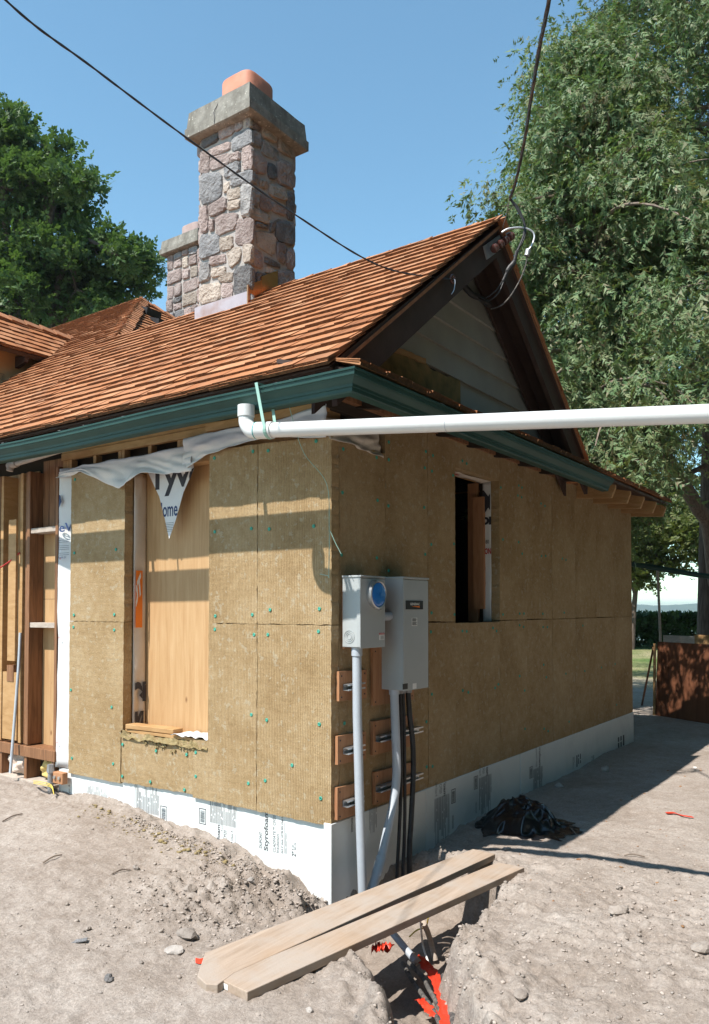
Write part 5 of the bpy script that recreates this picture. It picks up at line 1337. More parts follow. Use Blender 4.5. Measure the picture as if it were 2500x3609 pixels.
def corrug(pts, r_, name, label, mat='black_rubber', rib=.010):
    P = cr(pts, 10); tt = thing(name, label, 'cable', tuple(pts[-1]))
    # resample evenly so that the ribs alternate
    P = np.array(P); s_ = np.r_[0, np.cumsum(np.linalg.norm(np.diff(P, axis=0), axis=1))]; n = int(s_[-1] / (rib / 2)); q = np.linspace(0, s_[-1], n)
    Q = np.stack([np.interp(q, s_, P[:, k]) for k in range(3)], 1)
    MB().tube(list(Q), [r_ * (1.0 if i % 2 else .88) for i in range(n)], 10).build('sheath', mat, tt, smooth=True)
    MB().tube([np.array(pts[0]) + (0, 0, .005), np.array(pts[0]) - (0, 0, .03)], r_ * 1.45, 12).build('cable_gland', 'dull_galv', tt)
    return tt
corrug([(.63, -.10, 1.112), (.632, -.105, .85), (.625, -.11, .55), (.60, -.12, .35), (.565, -.13, .15), (.53, -.14, -.02), (.50, -.15, -.3)], .0125, 'flexible_cable', 'thin black flexible cable, leftmost of three below the switch box')
corrug([(.668, -.10, 1.112), (.672, -.105, .85), (.67, -.11, .55), (.655, -.12, .3), (.63, -.13, .1), (.60, -.14, -.05), (.58, -.15, -.3)], .0125, 'flexible_cable', 'thin black flexible cable, middle of three below the switch box')
corrug([(.728, -.10, 1.112), (.745, -.105, .92), (.765, -.115, .75), (.765, -.12, .58), (.745, -.125, .4), (.715, -.13, .2), (.69, -.135, .05), (.685, -.14, -.3)], .0195, 'flexible_cable', 'thick black corrugated cable, rightmost of three below the switch box', rib=.013)

# ---- overhead wires
hook = W(1590, 985, 1, -.285)
ins = thing('wire_insulator', 'small brown ring insulator on the dark barge board', 'insulator', tuple(hook))
tor = MB(); Rr, rr = .024, .011
for i in range(20):
    a = 2 * math.pi * i / 20; tor.v += [tuple(hook + np.array([(Rr + rr * math.cos(b)) * math.cos(a), -.012 + rr * math.sin(b), (Rr + rr * math.cos(b)) * math.sin(a)])) for b in [2 * math.pi * j / 10 for j in range(10)]]
tor.f = [(i * 10 + j, ((i + 1) % 20) * 10 + j, ((i + 1) % 20) * 10 + (j + 1) % 10, i * 10 + (j + 1) % 10) for i in range(20) for j in range(10)]
tor.build('ring', 'porcelain', ins, smooth=True)
MB().tube(cr([hook + (0, .01, 0), hook + (.0, -.03, -.01), hook + (-.01, -.03, -.08), hook + (-.03, -.02, -.12)], 5), .003, 5).build('tie_wire', 'galv', ins)
Pn = [W(1590, 985, 1, -.30), at_depth(1347, 940, 4.98), at_depth(1046, 760, 4.5), at_depth(705, 520, 4.15), at_depth(330, 240, 3.55), at_depth(20, 0, 3.1)]
d = Pn[-1] - Pn[-2]; Pn += [Pn[-1] + d * 1.2 + (0, 0, .15), Pn[-1] + d * 6 + (0, 0, 1.4)]
wr = thing('overhead_wire', 'twisted black overhead wire crossing the sky from upper left to the gable', 'wire', tuple(hook))
C_ = cr(Pn, 14)
mb1, mb2 = [], []
for i, p in enumerate(C_):
    a = i * .9; o_ = np.array([math.cos(a), math.sin(a) * .4, math.sin(a)]) * .0032
    mb1.append(p + o_); mb2.append(p - o_)
MB().tube(mb1, .0042, 6).build('strand', 'black_rubber', wr); MB().tube(mb2, .0042, 6).build('strand', 'black_rubber', wr)
# insulator rack near the peak
ra, rb_ = W(1722, 885, 1, -.285), W(1786, 838, 1, -.285)
rk = thing('insulator_rack', 'brown glazed insulator rack at the gable peak', 'insulator', tuple((ra + rb_) / 2))
dv = rb_ - ra
MB().beam(ra - dv * .1 + (0, .012, 0), rb_ + dv * .25 + (0, .012, 0), .10, .012, up=(0, 1, 0)).build('bracket', 'dull_galv', rk)
for k in range(4):
    c = ra + dv * (.05 + .3 * k); ax_ = dv / np.linalg.norm(dv); prof_ = [(0, .016), (.008, .030), (.020, .034), (.026, .022), (.034, .022), (.040, .034), (.052, .030), (.06, .016)]
    MB().tube([c + ax_ * s_ * .9 + (0, -.035, 0) for s_, _ in prof_], [q for _, q in prof_], 14).build('spool', 'porcelain', rk, smooth=True)
# service drop
top = [at_depth(1797, 700, 6.05), at_depth(1818, 640, 5.8), at_depth(1848, 500, 5.3), at_depth(1875, 330, 4.7), at_depth(1905, 150, 4.2), at_depth(1935, 0, 3.8)]
d = top[-1] - top[-2]; top += [top[-1] + d * 2 + (0, 0, .15), top[-1] + d * 8 + (0, 0, 1.6)]
sv = thing('service_cable', 'thick twisted dark service cable rising from the gable peak past the cedar', 'cable', tuple(top[0]))
C_ = cr(top, 14); s1, s2, s3 = [], [], []
for i, p in enumerate(C_):
    a = i * .45
    for lst, ph in ((s1, 0), (s2, 2.1), (s3, 4.2)): lst.append(p + np.array([math.cos(a + ph), 0, math.sin(a + ph)]) * .0085)
for lst, mt_ in ((s1, 'black_rubber'), (s2, 'black_rubber'), (s3, 'bark')): MB().tube(lst, .0075, 6).build('strand', mt_, sv)
D6 = 6.05
pt = lambda x, y, dd=D6: at_depth(x, y, dd)
MB().tube(cr([pt(1797, 700), pt(1785, 760), pt(1773, 800), W(1770, 835, 1, -.31)], 6), .004, 6).build('messenger_wire', 'bark', sv)
z4 = lambda x, y, dd=D6: at_depth(1100 + x / 1.7733, 700 + y / 1.7733, dd)
MB().tube(cr([pt(1797, 700), z4(1280, 60), z4(1325, 150), z4(1325, 220), z4(1300, 290), z4(1275, 340)], 6), .009, 8).build('drop_loop', 'black_rubber', sv)
MB().tube(cr([pt(1800, 702), z4(1290, 60), z4(1332, 160), z4(1330, 240), z4(1295, 310), z4(1283, 350)], 6), .007, 8).build('drop_loop', 'black_rubber', sv)
MB().tube(cr([z4(1280, 330), z4(1262, 400), z4(1230, 440), z4(1195, 515)], 5), [.014] * 5 + [.020] * 7 + [.012] * 4, 10).build('splice', 'black_rubber', sv)
MB().tube(cr([z4(1195, 510), z4(1150, 575), z4(1085, 622, 6.1), z4(1040, 620, 6.2)], 6), .006, 7).build('tail', 'black_rubber', sv)
MB().tube(cr([z4(1200, 515), z4(1165, 590), z4(1100, 640, 6.1), z4(1045, 625, 6.2)], 6), .006, 7).build('tail', 'black_rubber', sv)
MB().tube(cr([z4(1185, 212), z4(1230, 188), z4(1310, 182), z4(1370, 200), z4(1390, 235), z4(1375, 290), z4(1352, 322)], 6), .0075, 8).build('neutral_wire', 'alu', sv)
MB().tube([z4(1352, 318), z4(1342, 358)], .020, 12).build('crimp_sleeve', 'alu', sv)
MB().tube(cr([z4(1345, 355), z4(1335, 420), z4(1300, 510), z4(1240, 610), z4(1180, 670, 6.1), z4(1120, 690, 6.2)], 6), .006, 7).build('tail', 'dusty_rubber', sv)
MB().tube(cr([W(1100 + 950 / 1.7733, 700 + 545 / 1.7733, 1, -.04), W(1100 + 1000 / 1.7733, 700 + 600 / 1.7733, 1, -.06), W(1100 + 1060 / 1.7733, 700 + 625 / 1.7733, 1, -.09), W(1100 + 1110 / 1.7733, 700 + 665 / 1.7733, 1, -.08)], 5), .024, 10).build('weatherhead', 'black_rubber', sv, smooth=True)

# ---- planks over the trench
def plank(name, label, pl, z_top, th=.040, tilt=0.0):
    c = np.mean(np.array(pl), 0); o = (c[0], c[1], z_top - th)
    zz = lambda u: z_top + tilt * (u - c[0])
    m = MB().prism(pl, lambda u, v: (u, v, zz(u)), lambda u, v: (u, v, zz(u) - th))
    me_o = m.build(name, 'plank', None, off=o)
    md = me_o.modifiers.new('edge', 'BEVEL'); md.width = .0035; md.segments = 2
    return tag(me_o, label, 'plank', 'planks laid over the trench')
plank('plank', 'weathered plank with clipped corner, farther of the two over the trench', [(-1.235, -.205), (-1.415, -.345), (-1.445, -.43), (-1.42, -.475), (-1.30, -.425 - .03), (.879, -.668), (.894, -.500)], .062)
p2 = plank('plank', 'weathered plank with a small white tag on its end, nearer of the two', [(-1.375, -.428), (-1.392, -.618), (.749, -.925), (.744, -.748)], .060)
e0, e1 = np.array((-1.375, -.428)), np.array((-1.392, -.618)); ed = e1 - e0
a, b = e0 + ed * .16, e0 + ed * .36
tagm = place_print('price_tag', [(a[0], a[1]), (b[0], b[1])], [], lambda u, v: (u, v, 0), 'label_white', p2)
w2 = WLOC[p2.name]
MB().add([(a[0] - .0015, a[1], .028), (b[0] - .0015, b[1], .028), (b[0] - .0015, b[1], .052), (a[0] - .0015, a[1], .052)], [(0, 1, 2, 3)]).build('price_tag', 'label_white', p2)

# ---- black plastic sheet heaped by the wall
bgp = []
bc = np.array([1.78, -.47]); 
nu, nv = 72, 52
for i in range(nu):
    row = []
    for j in range(nv):
        u, v = i / (nu - 1) * 2 - 1, j / (nv - 1) * 2 - 1
        r_ = math.hypot(u, v); ang = math.atan2(v, u)
        sq = max(abs(u), abs(v)) / (r_ + 1e-9); u2, v2 = u * (sq if r_ > 0 else 1), v * (sq if r_ > 0 else 1)
        rr_ = max(abs(u), abs(v)); edge = 1 + .16 * float(fbm(math.cos(ang) * 2.2, math.sin(ang) * 2.2, 3., 3))
        lx, ly = u2 * .46 * edge, v2 * .70 * edge
        x = bc[0] + lx * .75 - ly * -.18 + .06; y = bc[1] + ly * .55 - lx * .1 + .0
        hgt = .19 * max(0, 1 - ((lx + .02) / .36) ** 2 - ((ly - .10) / .50) ** 2) ** .5
        rid = 1 - abs(float(vnoise(u * 3.2 + .8 * v, v * 3.2, 5.))); rid2 = 1 - abs(float(vnoise(u * 4.6 + 2 * v, v * 5.5 + u, 8.)))
        z_ = hgt * (.60 + .50 * rid) + (.060 * rid2) * (1 - .5 * rr_) - .02
        x += .04 * float(vnoise(u * 6, v * 6, 1.)); y += .04 * float(vnoise(u * 6, v * 6, 4.))
        gzv = float(gz(x, y, True)); row.append((x, min(y, -.05), max(gzv + .004, gzv + z_ * (1 - rr_ ** 6) + .004)))
    bgp.append(row)
bag = MB().grid(bgp).build('plastic_sheet', 'black_bag', None, smooth='all', recalc=False, off=(bc[0], bc[1], 0)); tag(bag, 'crumpled black plastic sheet heaped against the white foam foundation', 'plastic sheet')
md = bag.modifiers.new('thickness', 'SOLIDIFY'); md.thickness = .002; md.offset = 1

# ---- trench contents
g0z = lambda x, y: float(gz(x, y))
def trench_pt(px, py_, z_): return W(px, py_, 2, z_)
z7 = lambda x, y, z_: W(1250 + x / 3.192, 3050 + y / 3.192, 2, z_)
tcp = thing('trench_conduit', 'grey conduit stub slanting into the trench from under the planks', 'conduit', tuple(z7(560, 900, -.25)))
MB().tube([z7(380, 700, -.17), z7(690, 1080, -.27)], .020, 14).build('pipe_run', 'pvc_grey', tcp, smooth=True)
MB().tube([z7(640, 1010, -.255), z7(720, 1100, -.285)], .022, 14).build('dusty_end', 'weathered', tcp, smooth=True)
def trench_cable(pts, r_, label):
    P = cr([z7(x, y, z_) for x, y, z_ in pts], 8)
    n = len(P)
    return tag(MB().tube(P, [r_ * (1 if i % 2 else .93) for i in range(n)], 9).build('buried_cable', 'dusty_rubber', None, smooth=True), label, 'cable', 'black cables lying in the trench')
trench_cable([(600, 1080, -.30), (760, 1250, -.30), (830, 1380, -.29), (930, 1560, -.27), (1010, 1784, -.22), (1090, 2050, -.16)], .013, 'dusty black cable through the middle of the trench between red tape strips')
trench_cable([(540, 1100, -.33), (640, 1280, -.33), (760, 1450, -.32), (880, 1620, -.30), (960, 1800, -.25), (1040, 2080, -.18)], .013, 'dusty black cable nearest the left lip of the trench')
trench_cable([(1000, 1250, -.26), (1050, 1330, -.25), (1080, 1500, -.24), (1120, 1784, -.19), (1170, 2100, -.13)], .019, 'thickest dusty black cable along the right side of the trench')
def tape(pts, w, label, zamp=.012, seed=0):
    P = np.array(cr([z7(*p) for p in pts], 10)); n = len(P); rows = []
    for i, p in enumerate(P):
        d = P[min(i + 1, n - 1)] - P[max(i - 1, 0)]; s_ = np.cross(d, (0, 0, 1)); s_ /= np.linalg.norm(s_)
        ww = w * (.8 + .5 * abs(float(vnoise(i * .35, 1, seed))))
        rows.append([p + s_ * ww * (k / 4 - .5) + np.array([0, 0, zamp * float(vnoise(i * .5, k * .9, seed + 5))]) for k in range(5)])
    o = MB().grid(rows).build('warning_tape', 'red_tape', None, smooth='all', recalc=False)
    md = o.modifiers.new('thickness', 'SOLIDIFY'); md.thickness = .0015
    return tag(o, label, 'tape', 'red warning tape in the dirt')
tape([(700, 1010, -.27), (830, 1140, -.28), (900, 1260, -.27), (950, 1370, -.25), (1000, 1520, -.235), (1030, 1700, -.205), (1060, 1900, -.17)], .060, 'long crumpled red tape lying between the cables in the trench', seed=1)
tape([(730, 1500, -.30), (800, 1570, -.295), (860, 1640, -.285), (930, 1690, -.27)], .045, 'short torn red tape at the left lip of the trench', seed=2)
tape([(190, 950, -.16), (260, 930, -.15), (330, 920, -.15), (390, 890, -.16)], .06, 'red tape scrap poking out beneath the nearer plank', .03, seed=3)
tape([(900, 1820, -.24), (940, 1900, -.22), (980, 2000, -.19)], .03, 'red tape sliver at the bottom edge in the trench', seed=6)
for pts, nm in (([(1355, 770), (1400, 775), (1440, 785), (1505, 800)], 'red tape strip lying on the sunlit dirt at right'),):
    P = [W(1500 + x / 1.596, 2400 + y / 1.596, 2, .0) for x, y in pts]; P = [np.array([p[0], p[1], g0z(p[0], p[1]) + .012]) for p in P]
    o = ribbon(cr(P, 4), (.016, .012, 0), .001).build('warning_tape', 'red_tape'); tag(o, nm, 'tape', 'red warning tape in the dirt')
P = [W(x, y, 2, .02) for x, y in ((690, 3390), (706, 3396), (722, 3392))]; P = [np.array([p[0], p[1], g0z(p[0], p[1]) + .01]) for p in P]
tag(ribbon(cr(P, 4), (.012, .012, .004), .001).build('warning_tape', 'red_tape'), 'tiny red tape scrap left of the clipped plank end', 'tape', 'red warning tape in the dirt')
# roots in the trench wall and a plastic pipe standing in it
for i, (a, b, c) in enumerate((((1110, 815), (1040, 805), (985, 820)), ((1075, 880), (1000, 870), (935, 875)), ((1060, 925), (1010, 930), (990, 955)), ((1060, 970), (1010, 990), (985, 1020)))):
    q = [z7(*a, -.10), z7(*b, -.09), z7(*c, -.10)]
    tag(MB().tube(cr(q, 5), [.004] * 6 + [.0025] * 5, 5).build('root', 'twig'), ['topmost pale root poking from the trench wall', 'long pale root just below the topmost one', 'short pale root third down the trench wall', 'lowest pale root poking from the trench wall'][i], 'root', 'roots in the trench wall')
tag(MB().tube(cr([z7(740, 620, -.10), z7(770, 900, -.30), z7(830, 1090, -.33)], 6), .006, 7).build('white_wire', 'label_white'), 'thin white wire hanging from under the plank into the trench', 'wire')
tag(MB().tube(cr([z7(830, 590, -.09), z7(800, 690, -.16), z7(700, 730, -.20), z7(620, 800, -.27)], 6), .0045, 6).build('yellow_cord', 'yellow_wire'), 'yellow cord looping beneath the nearer plank', 'cord')
tag(MB().tube(cr([z7(780, 650, -.12), z7(840, 800, -.25), z7(910, 1070, -.37)], 6), .016, 10).build('dusty_pipe', 'weathered'), 'dusty brown pipe standing in the trench behind the white wire', 'pipe')

# ---- pipe stub at the left end of the foundation
ps = W(178, 2770, 0, -.06)
st = thing('pipe_stub', 'short grey steel pipe stub with cap at the left foundation end', 'pipe', (ps[0], ps[1], g0z(ps[0], ps[1])))
MB().tube([(ps[0], ps[1], .1), (ps[0], ps[1], .37)], .022, 12).build('pipe_run', 'dull_galv', st); MB().tube([(ps[0], ps[1], .33), (ps[0], ps[1], .395)], [.030, .026], 6).build('cap_nut', 'dull_galv', st); MB().tube([(ps[0], ps[1], .235), (ps[0], ps[1], .255)], .034, 12).build('collar', 'dull_galv', st)
MB().box(ps[0] - .0, ps[0] + .05, ps[1] - .16, ps[1] - .03, .25, .34, .003).build('wood_block', 'ply_red', st)
for k in range(2): MB().tube([(ps[0] - .001, ps[1] - .065 - .06 * k, .30), (ps[0] - .014, ps[1] - .065 - .06 * k, .30)], .014, 10).build('bolt', 'galv', st)
for k in range(3):
    q = [(ps[0] - .06, ps[1] + .14, .235 + .01 * k), (ps[0] - .08, ps[1] + .02, .245 + .012 * k), (ps[0] - .06, ps[1] - .10, .235 + .01 * k), (ps[0] - .10, ps[1] - .2, .20)]
    MB().tube(cr(q, 5), .003, 5).build('yellow_lead', 'yellow_wire', st)
rod = [W(37, 2725, 0, -.10), W(50, 2560, 0, -.05), W(66, 2350, 0, -.01), W(72, 2230, 0, .0)]
tag(MB().tube(cr(rod, 5), .0125, 9).build('grey_rod', 'pvc_grey', None, smooth=True), 'thin grey conduit leaning against the open framing at left', 'conduit')
tag(MB().tube(cr([W(0, 2002, 0, -.05), W(40, 1975, 0, -.02), W(70, 1948, 0, .0)], 4), .006, 6).build('red_wire', 'ink_red'), 'red wire across the open studs at far left', 'wire')

# ---- scrap of wood on the sill
sw = MB().obox((.07, 1.70, .764), (.05, -1, 0.0), (1, .05, 0), (0, 0, 1), .50, .10, .034, .003).build('wood_scrap', 'lumber', None, off=(.07, 1.70, .745)); tag(sw, 'offcut of new lumber lying on the sill of the boarded opening', 'wood scrap')

# ---- loose stones, clods and litter on the ground
def rock_verts(r, sub=2):
    bm = bmesh.new(); bmesh.ops.create_icosphere(bm, subdivisions=sub, radius=1.0)
    V_ = np.array([v.co[:] for v in bm.verts]); F_ = [tuple(v.index for v in f.verts) for f in bm.faces]; bm.free()
    s_ = r.uniform(0, 60); n_ = fbm(V_[:, 0] * 1.1 + s_, V_[:, 1] * 1.1, V_[:, 2] * 1.1, 3)
    return V_ * (1 + .45 * n_)[:, None], F_
def stone(px, py_, size, label, mat='rock', flat=.6, cat='stone', name='stone', group='loose stones and clods on the dirt', z0=None):
    p = W(px, py_, 2, .03 if z0 is None else z0)
    for _ in range(4): p = W(px, py_, 2, g0z(p[0], p[1]) + size * .2)
    V_, F_ = rock_verts(rng); a = rng.uniform(0, 6.28); ca, sa = math.cos(a), math.sin(a)
    V_ = V_ * (size * 1.15, size * .85, size * flat); V_ = V_ @ np.array([[ca, sa, 0], [-sa, ca, 0], [0, 0, 1]])
    m = MB(); m.v = [tuple(q) for q in V_ + np.array([p[0], p[1], g0z(p[0], p[1]) + size * flat * .45])]; m.f = F_
    return tag(m.build(name, mat, None, off=(p[0], p[1], g0z(p[0], p[1]))), label, cat, group)
stone(614, 3350, .040, 'flat pale stone left of the plank ends', flat=.45)
stone(660, 3290, .048, 'grey clod below the dark crumbled soil', 'clod')
stone(668, 3135, .042, 'dark clod at the top of the crumbled soil heap', 'clod', .5)
stone(480, 3062, .018, 'small round brown clod on the smooth dirt at left', 'clod', .9)
stone(1020, 3095, .026, 'brown clod against the white foam near the corner', 'clod', .8)
stone(885, 3090, .020, 'pale pebble just below the foam print', flat=.8)
stone(1132, 3195, .022, 'pebble tucked at the foam corner', 'clod')
stone(312, 3275, .014, 'small dark clod in the left foreground', 'clod', .8)
stone(385, 3450, .026, 'black clinker lump in the left foreground', 'stone_dark', .6)
stone(2180, 3210, .050, 'crusty pale clod on the right dirt', 'clod', .5)
stone(2133, 2715, .050, 'pale stone standing in the house shadow at right', 'rock', .9)
stone(1967, 2770, .045, 'grey stone by the wall foot in the shadow', 'rock', .7)
stone(1785, 2993, .026, 'pale pebble on the front edge of the black plastic', 'rock', .7)
stone(2183, 3135, .022, 'dark curled clod on the right dirt', 'clod', .7)
stone(1530, 3440, .020, 'white pebble down in the trench', 'rock', .8, z0=-.25)
stone(1840, 3510, .03, 'clod near the right lip of the trench', 'clod')
stone(2450, 2705, .02, 'bright white scrap at the shadow edge on the right', 'label_white', .5)
stone(2480, 3345, .05, 'dark lump in a hollow at the right edge', 'clod', .6)
stone(1090, 3560, .014, 'pale pebble in the foreground below the planks', 'rock', .7)
slt = W(280, 3318, 2, .05); tag(MB().obox((slt[0], slt[1], g0z(slt[0], slt[1]) + .006), (.7, -.7, .1), (.7, .7, 0), (-.07, .07, 1), .075, .035, .006, .001).build('slate_chip', 'stone_grey'), 'flat grey slate chip on the left dirt', 'slate')
for i, (p0, p1, nm) in enumerate((((395, 3112), (460, 3098), 'dark brown stick lying flat in the left dirt'), ((152, 3092), (218, 3070), 'pale split stick on the left dirt'), ((8, 2960), (78, 2935), 'thin dry twig near the left frame edge'), ((2200, 3018), (2272, 3028), 'thin dark twig below the pipe shadow'), ((1640, 3560), (1735, 3590), 'reddish root on the right trench slope'), ((2010, 2905), (2030, 2925), 'short twig beside the black plastic'))):
    a, b = W(*p0, 2, .05), W(*p1, 2, .05); a = np.array([a[0], a[1], g0z(a[0], a[1]) + .008]); b = np.array([b[0], b[1], g0z(b[0], b[1]) + .008]); m_ = (a + b) / 2 + (0.01, .01, .008)
    tag(MB().tube(cr([a, m_, b], 4), .0045, 6).build('stick', 'twig' if i % 2 else 'bark_light'), nm, 'stick', 'sticks and twigs on the dirt')
# yellow wool crumbs along the foam and countless pebbles: stuff
def scatter(n, mat, name, fn, smin, smax, flat=.7, seed=1):
    r = np.random.RandomState(seed); bm = bmesh.new(); bmesh.ops.create_icosphere(bm, subdivisions=1, radius=1.0)
    T = np.array([v.co[:] for v in bm.verts]); TF = np.array([[v.index for v in f.verts] for f in bm.faces]); bm.free()
    xy = fn(r, n); n = len(xy)
    s_ = smin * (smax / smin) ** (r.rand(n) ** 3.4)
    V_ = T[None] * (1 + .7 * (r.rand(n, len(T), 1) - .5)) * (s_[:, None, None] * np.stack([.8 + .5 * r.rand(n), .8 + .5 * r.rand(n), flat * (.7 + .5 * r.rand(n))], 1)[:, None, :])
    a = r.rand(n) * 6.28; c_, s2 = np.cos(a), np.sin(a)
    X = V_[..., 0] * c_[:, None] - V_[..., 1] * s2[:, None]; Yv = V_[..., 0] * s2[:, None] + V_[..., 1] * c_[:, None]
    Z = V_[..., 2] + (gz(xy[:, 0], xy[:, 1]) + s_ * flat * .35)[:, None]
    VV_ = np.stack([X + xy[:, :1], Yv + xy[:, 1:2], Z], -1).reshape(-1, 3)
    FF = (TF[None] + (np.arange(n) * len(T))[:, None, None]).reshape(-1, 3)
    o = big_mesh(name, VV_, FF, mat); return o
def keep(xy):
    x, y = xy[:, 0], xy[:, 1]
    return xy[~((x > -.01) & (y > -.03))]
def near_fn(r, n):
    d = 1.6 + 7 * r.rand(n) ** 1.5; a = (r.rand(n) - .5) * 1.1
    return keep(np.stack([CAM[0] + d * (FW[0] * np.cos(a) + RT[0] * np.sin(a)), CAM[1] + d * (FW[1] * np.cos(a) + RT[1] * np.sin(a))], 1))
def heap_fn(r, n):
    m = n // 5; e = r.rand(m) * len(PIT); i0 = e.astype(int); f_ = (e - i0)[:, None]
    lip_ = PIT[i0] * (1 - f_) + PIT[(i0 + 1) % len(PIT)] * f_ + r.randn(m, 2) * .05
    n = n - m; k = r.rand(n); x = np.where(k < .5, -.50 + .38 * r.randn(n), np.where(k < .75, .15 + .7 * r.randn(n), -.12 - .12 * np.abs(r.randn(n))))
    y = np.where(k < .5, .30 + .26 * r.randn(n), np.where(k < .75, -1.75 + .4 * r.randn(n), .05 + 1.6 * r.rand(n))); return keep(np.concatenate([np.stack([x, y], 1), lip_]))
surf('pebble', (.25, .215, .19), (.38, .335, .30), 30, .95, .3, 80, rand=.3, island=True)
surf('soil_crumb', (.25, .21, .178), (.38, .325, .285), 30, .95, .4, 80, rand=.3, island=True)
tag(scatter(7500, 'pebble', 'pebbles', near_fn, .0015, .008, .55, 1), 'countless small pale pebbles strewn over the bare earth', 'pebbles', kind='stuff')
tag(scatter(12000, 'soil_crumb', 'soil_crumbs', heap_fn, .0018, .013, .65, 2), 'loose crumbs of soil heaped by the corner and trench', 'soil', kind='stuff')
def crumb_fn(r, n):
    y = .6 + 1.5 * r.rand(n); return np.stack([-.12 - .10 * np.abs(r.randn(n)) - .05, y], 1)
tag(scatter(260, 'wool_edge', 'wool_crumbs', crumb_fn, .004, .02, .6, 3), 'yellowish wool crumbs fallen along the foam base', 'debris', kind='stuff')
def litter_fn(r, n):
    x = .3 + 7 * r.rand(n); y = -.7 - 2.2 * r.rand(n); return np.stack([x, y], 1)
tag(scatter(330, 'leaf_litter', 'cedar_litter', litter_fn, .004, .016, .35, 4), 'brown cedar litter scattered on the right dirt', 'litter', kind='stuff')

# ================================================================== BACKGROUND THINGS
pa, pb = W(2310, 2520, 2, .05)[:2], W(2500, 2545, 2, .05)[:2]; dd = (pb - pa); pe = pa + dd * 2.6
lean = np.array([.10, -.02])
pn = thing('plywood_sheet', 'dark brown plywood sheet standing on edge beyond the house, dappled by the tree', 'plywood', (pa[0], pa[1], 0))
MB().add([(pa[0], pa[1], 0), (pe[0], pe[1], 0), (pe[0] + lean[0], pe[1] + lean[1], 1.12), (pa[0] + lean[0], pa[1] + lean[1], 1.15),
          (pa[0] + .02, pa[1] + .0, 0), (pe[0] + .02, pe[1], 0), (pe[0] + lean[0] + .02, pe[1] + lean[1], 1.12), (pa[0] + lean[0] + .02, pa[1] + lean[1], 1.15)], [(0, 1, 2, 3), (7, 6, 5, 4), (0, 4, 5, 1), (1, 5, 6, 2), (2, 6, 7, 3), (3, 7, 4, 0)]).build('sheet', 'brown_ply', pn)
MB().beam((pa[0] + .02, pa[1] + .02, 0), (pa[0] + .09, pa[1] + .02, 1.12), .05, .03, up=(0, 1, 0)).build('edge_batten', 'lumber', pn)
b0, b1 = at_depth(2340, 2252, 13.0), at_depth(2460, 2250, 12.4)
tag(MB().beam((b0[0], b0[1], .6), (b1[0], b1[1], .6), .03, 1.22).build('grey_board', 'weathered'), 'grey weathered board behind the brown plywood sheet', 'board')
b0, b1 = at_depth(2450, 2240, 12.0), at_depth(2600, 2250, 11.5)
tag(MB().beam((b0[0], b0[1], .62), (b1[0], b1[1], .62), .03, 1.26).build('pale_board', 'lumber'), 'pale sunlit board behind the brown plywood at the right edge', 'board')
q0, q1 = W(2262, 2490, 2, 0), at_depth(2303, 2285, 12.0)
tag(MB().beam(q0, q1, .05, .03, up=(0, 1, 0)).build('prop_stick', 'old_wood'), 'dark stick propping the left end of the plywood sheet', 'stick')
po0 = at_depth(2328, 2250, 13.4); po1 = at_depth(2318, 2008, 13.4)
tag(MB().tube([(po0[0], po0[1], 0), (po0[0], po0[1], 1.2), po1], .022, 8).build('wood_post', 'weathered'), 'thin upright wooden post holding the dark pole beyond the house', 'post')
e0, e1 = at_depth(2215, 1985, 13.2), at_depth(2700, 2055, 13.2)
tag(MB().tube([e0 - (e1 - e0) * .6, e0, (e0 + e1) / 2 - (0, 0, .03), e1], .045, 10).build('dark_pole', 'gutter_green'), 'dark green pole lying level across the thin post, beyond the house', 'pole')
bo = W(2300, 2502, 2, 0.0)
btl = thing('plastic_bottle', 'small clear plastic bottle lying at the foot of the plywood', 'bottle', (bo[0], bo[1], 0))
MB().tube([(bo[0], bo[1], .03), (bo[0] + .02, bo[1] - .10, .03), (bo[0] + .025, bo[1] - .13, .03), (bo[0] + .03, bo[1] - .16, .03)], [.03, .03, .014, .012], 10).build('bottle_body', 'label_white', btl, smooth=True)
MB().tube([(bo[0] + .03, bo[1] - .16, .03), (bo[0] + .033, bo[1] - .175, .03)], .014, 8).build('bottle_cap', 'ink_blue', btl)

# ================================================================== TREES
def spray_template(seed):
    r = np.random.RandomState(seed)                                  # small irregular flat spray, as on arborvitae
    V_ = [(0, -.02, 0), (0, .02, 0), (.9, 0, -.22)]; F_ = [(0, 1, 2)]
    for k in range(8):
        x = .05 + .80 * r.rand(); a = r.choice((-1, 1)) * r.uniform(.35, 1.25); L = r.uniform(.22, .55) * (1.1 - .5 * x); w = r.uniform(.05, .095)
        c, q = math.cos(a), math.sin(a); z_ = -.22 * x * x; b = len(V_)
        V_ += [(x - w * q, w * c, z_), (x + w * q, -w * c, z_), (x + L * c, L * q, z_ - .25 * L + r.uniform(-.06, .06))]; F_ += [(b, b + 1, b + 2)]
    return np.array(V_), np.array(F_)
SPRAYS = [spray_template(q) for q in (1, 2, 3, 4)]
SPV, SPF = SPRAYS[0]
def leaf_template():
    V_ = []; F_ = []
    r = np.random.RandomState(5)
    for k in range(7):
        a = k / 7 * 6.28 + r.rand(); c = np.array([math.cos(a), math.sin(a), r.uniform(-.4, .5)]) * .55; t_ = np.array([-math.sin(a), math.cos(a), r.uniform(-.3, .3)])
        b = len(V_); V_ += [c * .15, c + t_ * .30, c * 1.9, c - t_ * .30]; F_ += [(b, b + 1, b + 2), (b, b + 2, b + 3)]
    return np.array(V_), np.array(F_)
LFV, LFF = leaf_template()
